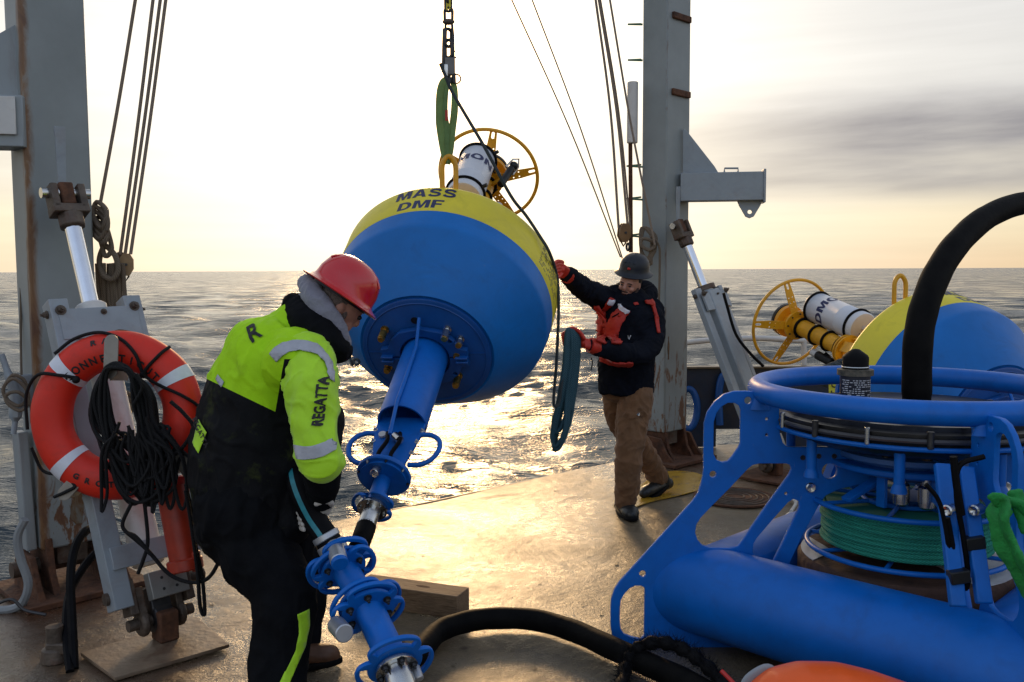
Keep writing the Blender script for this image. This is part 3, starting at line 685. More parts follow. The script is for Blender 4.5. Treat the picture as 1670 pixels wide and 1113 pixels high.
def stain_on_face(c, wa, wb, face, u, z0, z1, w, seed=0, parent=None, mat_=None):
    """a ragged thin flake of rust on face A (normal TB) or B (normal -TA) of a leg, u = offset along the face"""
    rnd = random.Random(seed); L = []; Rr = []; k = max(6, int(abs(z1 - z0) / .04))
    for i in range(k + 1):
        z = z1 + (z0 - z1) * i / k; ww = w * (.45 + .75 * rnd.random()) * math.sin(PI * min(1, (i + .35) / (k * .55 + .7)) * .5 + (0 if i < k * .5 else 0)) * (1 - .55 * i / k)
        L.append((u - ww / 2 + rnd.uniform(-.2, .2) * w * .3, z)); Rr.append((u + ww / 2 + rnd.uniform(-.2, .2) * w * .3, z))
    loop = L + list(reversed(Rr)); loop = list(reversed(loop))
    if face == 'A': return plate('rust_stain', [loop], .003, mat_ or STAIN, parent, c + TB * (wb / 2 + .002), TA, V((0, 0, 1)), bev=0)
    return plate('rust_stain', [loop], .003, mat_ or STAIN, parent, c - TA * (wa / 2 + .002), TB, V((0, 0, 1)), bev=0)
for (z0, z1, w, sd, u) in ((.35, .55, .12, 5, .02),):
    stain_on_face(LEG_L, .32, .22, 'A', u, z0, z1, w, sd, legL)
for (face, z0, z1, w, sd, u) in (('B', 1.25, 1.4, .05, 12, .06), ('B', 1.05, 1.2, .04, 13, .06), ('A', .9, 1.1, .03, 15, -.12)):
    stain_on_face(LEG_R, .34, .26, face, u, z0, z1, w, sd, legR)
def leg_foot(c, wa, wb, leg):
    for s in (-1, 1):
        q = c + TA * (s * (wa / 2 - .03))
        pts = [(-.16, 0), (.24, 0), (.16, .12), (.12, .30), (-.10, .30), (-.14, .16)]
        plate('hinge_plate', [pts], .035, RUST, leg, q, TB, V((0, 0, 1)), bev=.004)
        q2 = c + TA * (s * (wa / 2 + .055))
        plate('hinge_plate', [[(-.14, 0), (.30, 0), (.20, .10), (.13, .22), (-.08, .24), (-.12, .14)]], .03, RUST, leg, q2, TB, V((0, 0, 1)), bev=.004)
    MB().cyl(c - TA * (wa / 2 + .12) + V((0, 0, .14)), c + TA * (wa / 2 + .12) + V((0, 0, .14)), .042, n=18).build('hinge_pin', RUSTY_STEEL, leg)
    MB().box(c + V((0, 0, .015)) + TB * .05, (wa + .30, wb + .34, .03), COLROT).build('base_plate', RUST, leg, bev=.004)
    MB().box(c + V((0, 0, .20)), (wa * .5, wb * .7, .12), COLROT).build('foot_block', RUSTY_STEEL, leg, bev=.006)
leg_foot(LEG_L, .32, .22, legL); leg_foot(LEG_R, .34, .26, legR)
# weld pads on the far leg's inboard face
for zc in (at(1102, 28, 8.0).z, at(1102, 152, 8.0).z):
    MB().box(LEG_R + TB * .14 + TA * .02 + V((0, 0, zc)), (.26, .03, .055), COLROT).build('bracket_pad', RUST, legR, bev=.008)
# davit arm on the far leg
zt, zb2 = at(1180, 280, 7.95).z, at(1180, 330, 7.95).z
a0 = LEG_R + TA * .17 + V((0, 0, (zt + zb2) / 2)); AD = V((.985, -.17, 0)).normalized()
arm_c0 = V((at(1116, 300, 8.0).x - .03, 8.03, (zt + zb2) / 2)); arm_c1 = V((at(1243, 300, 7.95).x, 7.93, (zt + zb2) / 2))
arm = MB().bar(arm_c0, arm_c1, zt - zb2 - .02, .17, V((0, 0, 1))).build('davit_arm', PAINT_GREY2, gantry, bev=.006)
AX = (arm_c1 - arm_c0).normalized(); AY = V((0, 0, 1))
plate('gusset', [[(0, 0), (.30, 0), (.27, .05), (.03, .36), (0, .38)]], .02, PAINT_GREY2, arm, V((arm_c0.x + .02, arm_c0.y, zt - .004)), AX, AY)
lx = at(1222, 340, 7.95).x
plate('lifting_lug', [[(-.11, .02), (-.09, -.03), (-.035, -.125), (0, -.14), (.035, -.125), (.09, -.03), (.11, .02)], circ(0, -.085, .018, 14)], .022, PAINT_GREY2, arm, V((lx, 7.94, zb2)), AX, AY)
MB().box(arm_c1 + AX * .006, (.02, .19, zt - zb2 + .02), Matrix((AX, AX.cross(AY) * -1, AY)).transposed()).build('end_plate', PAINT_GREY2, arm, bev=.003)
hx0, hx1 = at(1181, 280, 7.95).x, at(1203, 280, 7.95).x; hz = at(1190, 275, 7.95).z
MB().tube([V((hx0, 7.94, zt - .01)), V((hx0, 7.94, hz)), V((hx1, 7.94, hz)), V((hx1, 7.94, zt - .01))], .009, 8).build('grab_handle', PAINT_GREY2, arm)
# cross arm on the near leg, running out past the ship's side
YL = 4.70
z1_, z0_ = at(20, 160, YL).z, at(20, 243, YL).z
e_in = V((at(44, 200, YL).x, YL + .02, (z1_ + z0_) / 2)); e_out = e_in + V((-1.2, -.25, 0))
arm2 = MB().bar(e_in, e_out, z1_ - z0_, .18, V((0, 0, 1))).build('davit_arm', PAINT_GREY, gantry, bev=.006)
bx = (e_out - e_in).normalized()
plate('gusset', [[(0, 0), (.60, 0), (.5, .08), (0, .39)]], .02, PAINT_GREY, arm2, V((e_in.x, e_in.y, z1_ - .004)), bx, V((0, 0, 1)))
wpz1, wpz0 = at(20, 163, YL).z, at(20, 224, YL).z
MB().bar(V((e_in.x - .01, YL - .085, (wpz0 + wpz1) / 2)), V((e_in.x - .9, YL - .27, (wpz0 + wpz1) / 2)), wpz1 - wpz0, .012, V((0, 0, 1))).build('white_panel', WHITE_PAINT, arm2, bev=.003)
# horn cleat on the near leg
cl_c = at(38, 640, 4.66)
cle = MB(); a_, b_ = at(2, 578, 4.62), at(22, 708, 4.60)
cle.tube(spline([a_, at(14, 612, 4.62), at(24, 645, 4.62), at(25, 680, 4.61), b_], 4), [(.016, .016)] * 4 + [(.022, .028)] * 5 + [(.03, .045)] * 4 + [(.014, .016)] * 4, 12)
cle.build('cleat', PAINT_GREY2, gantry); MB().box(at(38, 638, 4.68), (.12, .05, .17), COLROT).build('cleat_bracket', PAINT_GREY2, gantry, bev=.006)
MB().box(at(40, 800, 4.70), (.05, .10, .62), Matrix.Rotation(R(-2), 3, 'Y') @ COLROT).build('guard_channel', PAINT_GREY, gantry, bev=.006)
tag(single(MB().rope([at(10, 625, 4.56), at(22, 612, 4.56), at(40, 622, 4.58), at(44, 650, 4.6), at(30, 662, 4.55), at(10, 650, 4.55), at(6, 632, 4.55), at(22, 618, 4.55), at(42, 634, 4.57), at(46, 655, 4.58), at(34, 670, 4.54), at(14, 660, 4.54), at(10, 645, 4.55), at(30, 640, 4.54), at(50, 660, 4.58), at(52, 690, 4.6)], .009, 8),
    'cleat_rope', ROPE_TAN, None, None), 'brown line made fast with several turns round the cleat on the near leg', 'rope')
single(MB().rope([at(34, 470, 4.78), at(34, 560, 4.74), at(35, 612, 4.66)], .006, 6), 'halyard', ROPE_TAN, 'thin brown line running down the outer side of the near gantry leg to the cleat', 'rope')

# climbing rungs, tide tube and its brown pole beside the far leg
for yy in (42, 100, 272, 325, 385):
    z = at(1032, yy, 8.1).z; x0 = at(1042, yy, 8.1).x; x1 = at(1024 if yy < 200 else 1022, yy, 8.1).x
    MB().tube([V((x0 + .02, 8.02, z - .012)), V((x1, 8.06, z)), V((x0 + .02, 8.12, z + .018))], .009, 6).build('ladder_rung', mat('green_rung_paint', (.10, .2, .12), .6), legR)
post = empty('mast_pole', at(1029, 412, 8.05), 'brown pole with white sleeve on its upper half, clamped beside the far gantry leg', 'pole')
MB().cyl(at(1029, 412, 8.05), at(1027.5, 136, 8.05), .018, n=12).build('pole', RUST, post)
MB().cyl(at(1031, 234, 8.02), at(1032, 134, 8.02), .047, n=20, ch=.006).build('sleeve', WHITE_PAINT, post)

# bulwark and rail on the quarter
bul = empty('bulwark', (3.2, 8.6, 0), 'dark navy steel bulwark with oval fairleads, right of the far gantry leg', 'bulwark')
BY = 8.62
def bx_(px): return at(px, 650, BY).x
zt_ = at(1200, 601, BY).z
hole1 = slot(bx_(1122), at(1121, 666, BY).z, .125, .32); hole2 = slot(bx_(1186), at(1186, 655, BY).z, .12, .30)
x0, x1 = 1.55, 7.4
outl = [(x0, 0.0), (bx_(1168), 0.0), (bx_(1168), .17), (bx_(1240), .17), (bx_(1240), .0), (x1, .0), (x1, zt_), (x0, zt_)]
plate('panel', [outl, hole1], .025, NAVY, bul, (0, BY, 0), (1, 0, 0), (0, 0, 1), bev=.002)
MB().torus((bx_(1122), BY, at(1121, 667, BY).z), (0, 1, 0), .10, .034, 40, 12, sc=(1.9, .88), x=(0, 0, 1)).build('fairlead', BLUE_DARK, bul)
MB().tube(spline([V((bx_(1172), BY - .06, .22)), V((bx_(1170), BY - .06, .5)), V((bx_(1176), BY - .06, .68)), V((bx_(1196), BY - .06, .70))], 5), .035, 10).build('fairlead_rim', BLUE_DARK, bul)
MB().bar((x0, BY, zt_ + .012), (x1, BY, zt_ + .012), .02, .10, V((0, 0, 1))).build('capping', mat('bulwark_cap', (.16, .13, .09), .4, vary=.3), bul, bev=.006)
for k in range(4): MB().box((x0 + .2 + k * 1.6 + .75, BY - .08, .38), (.02, .14, .72)).build('stay', NAVY, bul)
rail = empty('hand_rail', (2.6, 8.75, 0), 'white tubular hand rail above the navy bulwark', 'rail')
rp = [at(1098, 562, 8.75), at(1150, 556, 8.75), at(1230, 552, 8.75), at(1310, 556, 8.75), at(1420, 570, 8.75) + V((0, .2, .05)), V((5.2, 9.0, 1.02))]
MB().tube(spline(rp, 6), .027, 12).build('rail_tube', WHITE_PAINT, rail)
MB().cyl(V((at(1311, 600, 8.75).x, 8.75, .70)), V((at(1311, 560, 8.75).x, 8.75, 1.0)), .027, n=14).build('stanchion', WHITE_PAINT, rail)
MB().cyl(V((4.4, 8.85, .70)), V((4.4, 8.85, 1.02)), .027, n=14).build('stanchion', WHITE_PAINT, rail)
single(MB().rope([at(1101, 560, 8.7), at(1108, 566, 8.66), at(1104, 578, 8.66), at(1108, 588, 8.66)], .012, 8).ball(at(1109, 582, 8.66), (.022, .022, .06)), 'rail_lashing', ROPE_TAN, 'short pale line and toggle hanging from the white rail beside the far gantry leg', 'rope')

# ------------------------------------------------------------------ hydraulic cylinders
HYD_GROUP = 'hydraulic cylinders working the gantry legs'
def hydraulic(base, leg_face_pt, label, near):
    B = V(base); T = V(leg_face_pt); a = (T - B).normalized(); L = (T - B).length
    root = empty('hydraulic_cylinder', B, label, 'hydraulic cylinder', HYD_GROUP)
    s = V((1, 1, 0)).normalized(); s = (s - a * s.dot(a)).normalized(); n = a.cross(s)           # n points away from or to the deck side
    if n.z < 0: n = -n
    def pt(t, u=0, w=0): return B + a * t + s * u + n * w
    top = L * .74
    MB().cyl(pt(.34), pt(top), .072, n=28, ch=.01).build('barrel', WHITE_PAINT, root)
    MB().cyl(pt(top - .05), pt(L - .14), .040, n=24).build('rod', CHROME, root)
    # clevis at the leg
    ck = MB().rev([(.045, 0), (.062, .01), (.062, .07), (.05, .085)], pt(L - .17), a, 8)
    ck.box(pt(L - .075), (.17, .10, .045), Matrix((s, n, a)).transposed())
    for k in (-1, 1): ck.box(pt(L - .01, k * .065), (.035, .10, .13), Matrix((s, n, a)).transposed())
    ck.build('clevis', RUSTY_STEEL, root, bev=.006)
    MB().cyl(pt(L + .02, -.115), pt(L + .02, .115), .026, n=16).build('clevis_pin', STEEL, root)
    MB().box(pt(L + .01), (.07, .07, .12), Matrix((s, n, a)).transposed()).build('eye_lug', RUST, root, bev=.01)
    plate('hanger_strap', [[(-.018, 0), (.018, 0), (.026, .30), (-.026, .30)]], .012, PAINT_GREY2, root, pt(L + .05, -.01, .0), s, V((0, 0, 1)), bev=.001)
    # guard frame: two side rails, head plate, lower crossbar
    rt = top - .02; f = Matrix((s, n, a)).transposed()
    for k in (-1, 1):
        lo_ = .17 if not (near and k > 0) else L * .56
        r = MB().box(pt((rt + lo_) / 2 + .02, k * .172, .03), (.085 if k < 0 or near else .05, .10 if near else .05, rt - lo_ + .02), f)
        rr = r.build('side_rail', PAINT_GREY2, root, bev=.005)
        inst('bolt', BOLT_STEEL, rr, pt(rt - .03, k * .172, .082), frame_from(n), 1.5, local=False)
        inst('bolt', BOLT_STEEL, rr, pt(rt - .03, k * .216, .03), frame_from(s * k), 1.2, local=False)
    hp = MB().box(pt(rt - .10, 0, .075), (.37, .02, .15), f).build('head_plate', PAINT_GREY2, root, bev=.003)
    inst('bolt', BOLT_STEEL, hp, pt(rt - .05, .02, .086), frame_from(n), .9, local=False)
    plate('rust_stain', [smooth2([(-.05, -.075), (.02, -.06), (.07, -.045), (.13, -.06), (.15, -.075)], 3)], .002, STAIN, hp, pt(rt - .10, 0, .0865), s, a, bev=0)
    MB().box(pt(.40, .03, .085), (.44, .02, .10), f).build('crossbar', PAINT_GREY2, root, bev=.003)
    vb = MB().box(pt(.24, .02, .10), (.17, .06, .12), f).build('valve_block', mat('valve_block_metal', (.30, .30, .28), .45, metal=.5, dirt=(.1, .06, .03)), root, bev=.003)
    for uu in (-.03, .03):
        for tt in (-.025, .025): inst('port_plug', BOLT_DARK, vb, pt(.24 + tt, .02 + uu, .13), frame_from(n), .5, local=False)
    for k in (-1, 1):
        MB().box(pt(.22, k * .13, .02), (.04, .10, .16), f).build('foot_cheek', RUSTY_STEEL, root, bev=.006)
        MB().cyl(pt(.24, k * .15, .02), pt(.24, k * .23, .02), .028, n=14).build('foot_bolt', RUSTY_STEEL, root)
    MB().rev([(.06, 0), (.068, .01), (.068, .08), (.06, .09)], pt(.10, -.045), s, 20).box(pt(.17, 0), (.09, .09, .15), f).build('foot_knuckle', DARK_STEEL, root, bev=.006)
    for k in (-1, 1): MB().rev([(.05, 0), (.062, .01), (.062, .03), (.05, .04)], pt(.10, k * .085 - .02), s, 20).box(pt(.17, k * .085), (.035, .09, .17), f).build('foot_cheek', RUSTY_STEEL, root, bev=.005)
    MB().cyl(pt(.10, -.15), pt(.10, .15), .026, n=14).build('foot_pin', RUSTY_STEEL, root)
    MB().box(B + V((0, 0, .07)), (.09, .10, .14), COLROT).build('pad_eye', RUST, root, bev=.01)
    return root, pt, L
TL = at(108, 322, 4.60); BL = V((-1.575, 4.05, .02))
hydL, ptL, LL = hydraulic(BL, TL, 'white hydraulic ram in a pale grey guard frame behind the orange life ring', True)
bp = [dk(132, 1072), dk(320, 1012), dk(374, 1058), dk(188, 1113)]
plate('base_plate', [[(p.x - BL.x, p.y - BL.y) for p in (bp[3], bp[2], bp[1], bp[0])]], .016, mat('rusty_base_plate', (.20, .14, .09), .5, vary=.3, scale=7, dirt=(.09, .035, .015), dirt_amt=.9, dirt_scale=5, bump_s=.4, bump_scale=30), hydL, (0, 0, -.008), (1, 0, 0), (0, 1, 0), bev=.002, local=True)
TRr = at(1110, 372, 7.80); BR = V((2.12, 7.32, .02))
hydR, ptR, LR = hydraulic(BR, TRr, 'hydraulic ram with grey guard frame leaning on the far gantry leg, beyond the blue frame', False)
MB().box(V((2.12, 7.32, .012)), (.5, .5, .02), COLROT).build('base_plate', RUST, hydR, bev=.003)
cb = at(1128, 462, 7.55); m = MB().cyl(ptR(LR * .74 - .01), ptR(LR * .74 + .03), .095, n=20); m.build('collar', RUSTY_STEEL, hydR)
MB().bar(ptR(.45, .0, .03), ptR(LR * .74 - .02, .0, .03), .17, .12, V((1, 1, 0))).build('barrel_casing', PAINT_GREY2, hydR, bev=.012)
single(MB().rope([at(1180, 478, 7.3), at(1186, 500, 7.3), at(1200, 545, 7.3), at(1222, 575, 7.3), at(1245, 598, 7.3)], .012, 8), 'hydraulic_hose', BLACK_RUBBER, 'black hydraulic hose hanging inside the far guard frame', 'hose')
# orange-red tube hanging under the ring
tubeo = empty('signal_canister', at(298, 930, 4.05), 'orange red cylindrical canister hanging under the life ring beside the guard frame', 'canister')
A_, B_ = at(280, 790, 4.08), at(301, 915, 4.02)
MB().cyl(A_, B_, .070, .064, n=28, ch=.006).build('body', ORANGE_TUBE, tubeo)
MB().cyl(B_ + (B_ - A_).normalized() * -.01, B_ + (B_ - A_).normalized() * .045, .078, n=24, ch=.006).build('end_ring', ORANGE_TUBE, tubeo)
MB().cyl(A_ - (B_ - A_).normalized() * .03, A_ + (B_ - A_).normalized() * .01, .074, n=24, ch=.006).build('cap', CAP_RED, tubeo)
MB().box(at(320, 915, 4.0), (.03, .04, .09)).build('latch', ORANGE_TUBE, tubeo, bev=.006)

# ================================================================== LIFE RING AND ROPES ON THE NEAR LEG
ring_c = at(192, 677, 4.03); YR = ring_c.y
RX = V((.999, .03, -.02)).normalized(); RN = V((.03, -.985, .12)).normalized(); RN = (RN - RX * RN.dot(RX)).normalized(); RZ = RX.cross(RN) * 1
if RZ.z < 0: RZ = -RZ
RMAJ, RMIN = .287, .088
ring = empty('life_ring', ring_c, 'orange life ring with white bands and black stencilled lettering, hung on the near guard frame', 'life ring')
m = MB(); N1, N2 = 72, 20
def ring_pt(phi, psi, off=0.0, minor=RMIN):      # phi round the ring from the top clockwise as seen, psi round the section (0 = facing the deck)
    d = RX * math.sin(phi) + RZ * math.cos(phi); r = (minor + off)
    return ring_c + d * (RMAJ + r * math.sin(psi) * .98) + RN * (r * .86 * math.cos(psi))
b0 = 0
vs = [ring_pt(2 * PI * i / N1, 2 * PI * j / N2, .0012 * math.sin(7 * i)) for i in range(N1) for j in range(N2)]
m.add(vs, [(i * N2 + j, ((i + 1) % N1) * N2 + j, ((i + 1) % N1) * N2 + (j + 1) % N2, i * N2 + (j + 1) % N2) for i in range(N1) for j in range(N2)])
m.build('ring_body', RED, ring)
def ring_band(phi, w, mat_, p0=-100, p1=100):
    b = MB(); nu, nv = 5, 18
    vs = [ring_pt(phi + w * (u / (nu - 1) - .5), R(p0 + (p1 - p0) * v / (nv - 1)), .0025) for u in range(nu) for v in range(nv)]
    b.add(vs, [(u * nv + v, (u + 1) * nv + v, (u + 1) * nv + v + 1, u * nv + v + 1) for u in range(nu - 1) for v in range(nv - 1)]); return b.build('reflective_band', mat_, ring)
for a in (-48, 57, 223, 128): ring_band(R(a), .16, WHITE_TAPE)
def ring_text(txt, phi0, dphi, psi, size, flip=False):
    for i, ch in enumerate(txt):
        if ch == ' ': continue
        ph = phi0 + dphi * i; me = grid_cut(text_mesh(ch, size, .0016, 0), .008)
        def fn(c, ph=ph):
            x, y = (c.x, c.y) if not flip else (-c.x, -c.y)
            return ring_pt(ph + x / RMAJ, psi + y / RMIN, .0022)
        put_mesh(me, 'letter', BLACK_INK, ring, fn)
ring_text('CONNECTICUT', R(-49), R(9.6), R(-26), .050)
ring_text('R/V', R(-16), R(8), R(26), .036)
ring_text('NOTORG', R(158), R(10), R(8), .034, flip=True)
# grab line seized to the ring
gl = lambda phi, psi, off: ring_pt(R(phi), R(psi), off)
grab = [gl(-44, -40, .012), gl(-52, -5, .015), gl(-62, 50, .02), gl(-78, 80, .03), gl(-100, 85, .02)]
MB().rope(grab, .0075, 8).build('grab_line', ROPE_BLACK, ring)
MB().rope([gl(-45, 60, .015), gl(-30, 75, .014), gl(-12, 60, .010), gl(5, 30, .011), gl(20, 0, .010), gl(31, -30, .012), gl(36, -42, .014)], .0075, 8).build('grab_line', ROPE_BLACK, ring)
MB().rope([gl(37, 70, .012), gl(37, 30, .012), gl(36, -30, .016), gl(45, -40, .012), gl(60, -20, .010), gl(74, 20, .010), gl(84, 60, .010), gl(95, 80, .012)], .0075, 8).build('grab_line', ROPE_BLACK, ring)
for p in (36, -46): MB().ball(gl(p, -42, .012), .017).build('seizing', ROPE_BLACK, ring)
MB().rope([gl(-112, 80, .02), gl(-128, 90, .03), at(100, 775, 3.96), at(122, 792, 3.93), at(108, 802, 3.92), at(88, 811, 3.92)], .0075, 8).build('grab_line', ROPE_BLACK, ring)
# steel holders
def holder(px, py, ang, L):
    h = empty('ring_holder', at(px, py, 3.98), {0: 'worn steel hook bracket holding the life ring at its top', 1: 'worn steel hook bracket under the lower edge of the life ring, nearest the gantry leg', 2: 'worn steel hook bracket low on the life ring beside the worker in yellow'}[ang[1]], 'bracket', 'steel brackets holding the life ring')
    up = (RZ * math.cos(R(ang[0])) + RX * math.sin(R(ang[0]))).normalized(); sd = up.cross(RN)
    c = at(px, py, YR) + RN * .005
    lp = slot(0, 0, .060, L); plate('hook_face', [lp], .008, mat('worn_steel_strap', (.27, .25, .22), .45, metal=.6, dirt=(.12, .08, .05)), h, c + RN * .088, -sd, up, bev=.0015)
    MB().bar(c - up * (L / 2 - .02) + RN * .085, c - up * (L / 2 - .02) - RN * .10, .055, .008, up).build('hook_arm', MATS['worn_steel_strap'], h)
    return h
holder(195, 583, (0, 0), .19); holder(137, 783, (40, 1), .19); holder(309, 752, (-35, 2), .15)

def thick(o_pts, r, name, mat_, label, cat, group=None, closed=False, k=6, n=8): return single(MB().rope(o_pts, r, n, k, closed), name, mat_, label, cat, group)
# the big hank of black line hung through the ring
hank = MB(); rr = random.Random(4)
for i in range(26):
    t = i / 25; Y = 3.97 - rr.random() * .09; xo = rr.uniform(-9, 9)
    L1 = 152 + rr.uniform(-3, 30); R1 = 212 + rr.uniform(0, 34); bot = 730 + rr.uniform(0, 100)
    bl = L1 + rr.uniform(15, 60); br = R1 + rr.uniform(10, 55)
    hank.rope([at(192 + xo * .5, 596 + rr.uniform(-5, 7), Y - .0), at(172 + xo * .4, 606, Y), at(L1, 650, Y), at(L1 + 6 + rr.uniform(-4, 8), 700, Y - .01), at(bl, bot - 30, Y - .03), at((bl + br) / 2, bot, Y - .05), at(br, bot - 40, Y - .04), at(R1 + 12, 690, Y), at(R1 + 2, 640, Y), at(212 + xo * .4, 608, Y)], .0075, 7, 5, True)
for i in range(22):
    x0 = rr.uniform(168, 288); dx = rr.uniform(-14, 26); yb = rr.uniform(775, 838); Y = 3.90 - rr.random() * .07; w = rr.uniform(6, 20)
    hank.rope([at(x0 * .6 + 88, rr.uniform(680, 715), Y), at(x0 + dx * .3, 735, Y), at(x0 + dx * .8 + rr.uniform(-6, 6), yb - 28, Y), at(x0 + dx + w * .5, yb, Y - .01), at(x0 + dx + w, yb - 30, Y + .01), at(x0 + dx * .5 + w + rr.uniform(-12, 12), 742, Y), at(x0 * .7 + 66 + rr.uniform(-10, 10), rr.uniform(690, 720), Y)], .0072, 7, 6)
single(hank, 'rope_hank', ROPE_BLACK, 'tangled hank of black line hanging through the middle of the orange life ring', 'rope')
BG = 'loose black lines hanging below the life ring'
for pts, lab in (
    ([(206, 868), (241, 898), (275, 936), (310, 950), (337, 945), (354, 922), (361, 895), (359.5, 857), (345, 835)], 'black line looping out from the guard frame to the thigh of the worker in yellow'),
    ([(303, 790), (313, 840), (320, 895), (330, 943), (334, 1000), (328, 996), (325, 975), (322, 930), (312, 855), (303, 800)], 'long bight of black line reaching down past the orange canister'),
    ([(232, 800), (237, 833), (241, 885), (233, 915), (225, 936)], 'short black line ending on the crossbar of the near guard frame'),
    ([(215, 820), (200, 853), (206, 868), (222, 876), (246, 905)], 'black line curling under the life ring onto the white ram'),
    ([(262, 745), (290, 738), (315, 700), (300, 675), (278, 655)], 'black line drawn from the hank across the right of the life ring'),
    ([(218, 660), (232, 632), (222, 610)], 'black line end crossing the gap inside the life ring')):
    thick([at(x, y, 3.86 - .004 * i) for i, (x, y) in enumerate(pts)], .0085, 'loose_line', ROPE_BLACK, lab, 'rope', BG)
# falls of the near tackle, block and coils
FG = 'falls of the tackle beside the near gantry leg'
for (a, b, lab) in (((224, -20), (164, 330), 'outermost rope of the near tackle, leading to the coil on the leg'), ((252, -20), (196, 415), 'second rope of the near tackle, counted from the leg'), ((264, -20), (204, 415), 'third rope of the near tackle, counted from the leg'), ((273, -20), (213, 415), 'fourth rope of the near tackle, the one furthest from the leg')):
    thick([at(a[0], a[1], 5.0), at((a[0] + b[0]) / 2 + 1.5, (a[1] + b[1]) / 2, 5.0), at(b[0], b[1], 5.0)], .0095, 'tackle_rope', ROPE_THIN, lab, 'rope', FG, n=8)
blk = empty('pulley_block', at(205, 430, 5.0), 'pale wooden pulley block at the foot of the near tackle', 'pulley block')
def pulley(root, c, w, h, t, m_, ax):
    up = V((.06, 0, 1)).normalized(); sd = up.cross(ax).normalized()
    for s_ in (-1, 1): plate('cheek', [[(x * w / 2, y * h / 2) for x, y in ((-.45, -1), (.45, -1), (1, -.35), (.95, .5), (.45, 1), (-.45, 1), (-.95, .5), (-1, -.35))]], t * .3, m_, root, c + ax * (s_ * t * .35), sd, up, bev=.002)
    MB().cyl(c - ax * t * .3, c + ax * t * .3, w * .36, n=20).build('sheave', DARK_STEEL, root)
    MB().cyl(c - ax * t * .62, c + ax * t * .62, w * .10, n=10).build('pin', DARK_STEEL, root)
    MB().tube([c - up * h * .5 + up * (-.0) + sd * (-w * .2), c - up * h * .72, c - up * h * .5 + sd * w * .2], w * .07, 8).build('becket', DARK_STEEL, root)
ax = V((.35, -.94, 0)).normalized()
pulley(blk, at(206, 432, 5.0), .075, .12, .06, WOODEN, ax)
pulley(blk, at(196, 428, 5.06), .06, .11, .05, ROPE_TAN, ax)
coil = MB(); rr = random.Random(9)
for i in range(5): coil.rope([at(158 + rr.uniform(-4, 4), 330 + 8 * i, 4.98), at(174, 345 + 8 * i, 4.9), at(168 + rr.uniform(-6, 6), 372 + 6 * i, 4.88), at(152, 352 + 7 * i, 4.95)], .013, 8, 5, True)
coil.rope([at(160, 375, 4.95), at(166, 400, 4.95), at(172, 418, 4.93), at(182, 408, 4.93), at(178, 385, 4.93), at(172, 372, 4.95)], .013, 8, 5, True)
coil.rope([at(170, 402, 4.95), at(162, 425, 4.95), at(168, 448, 4.93), at(184, 455, 4.93), at(193, 440, 4.93), at(188, 418, 4.93), at(178, 406, 4.95)], .015, 8, 5, True)
for i in range(9): coil.rope([at(160 + i * 5.2 + rr.uniform(-2, 2), 430, 4.98 - .02 * (i % 3)), at(162 + i * 5 + rr.uniform(-2, 2), 480, 4.98), at(168 + i * 5 + rr.uniform(-2, 2), 530, 4.98), at(176 + i * 4.5, 590, 4.98)], .012, 8, 4)
for i in range(3): coil.rope([at(196, 650 + 9 * i, 4.98), at(205, 640 + 9 * i, 4.9), at(214, 650 + 9 * i, 4.95), at(206, 660 + 9 * i, 5.0)], .012, 8, 5, True)
single(coil, 'rope_coil', ROPE_TAN, 'thick tan rope coiled and half hitched behind the near guard frame', 'rope')
# hoses by the near foot
for pts, r, nm, m_, lab in (
    ([(158, 859), (138, 868), (122, 895), (115, 943), (118, 1022), (121, 1091)], .020, 'hydraulic_hose', BLACK_RUBBER, 'black hydraulic hose arching from the guard frame down to the deck'),
    ([(166, 892), (138, 923), (115, 964), (108, 1005), (109, 1050), (114, 1096)], .018, 'hydraulic_hose', BLACK_RUBBER, 'second black hydraulic hose, lower and nearer the gantry foot'),
    ([(41, 847), (29, 875), (33, 909), (46, 950), (38, 981), (21, 993), (-12, 996)], .021, 'power_cable', mat('grey_cable', (.22, .24, .25), .5), 'pale grey cable curving round the foot of the near gantry leg'),
    ([(-5, 985), (20, 978), (40, 995), (75, 1003)], .008, 'wire_rope', DARK_STEEL, 'thin rusty wire lying on the deck edge by the near gantry foot')):
    P_ = [at(x, y, 4.35) if y < 1040 and nm != 'power_cable' else (at(x, y, 4.35) if nm != 'power_cable' else at(x, y, 4.45)) for x, y in pts]
    if nm == 'hydraulic_hose':
        e = dk(pts[-1][0], pts[-1][1]); P_ = [at(x, y, 4.25 + (e.y - 4.25) * i / (len(pts) - 1)) for i, (x, y) in enumerate(pts)]
    thick(P_, r, nm, m_, lab, 'hose' if 'hose' in nm else 'cable')
st = dk(91, 1076); stub = empty('deck_bollard', st, 'short rusty steel stub fixed to the deck beside the black hoses', 'bollard')
MB().rev([(.062, 0), (.055, .05), (.04, .06), (.034, .12), (.036, .15), (0, .155)], st, n=16).build('post', RUSTY_STEEL, stub); MB().box(st + V((.03, 0, .06)), (.11, .08, .05)).build('lug', RUSTY_STEEL, stub, bev=.008)

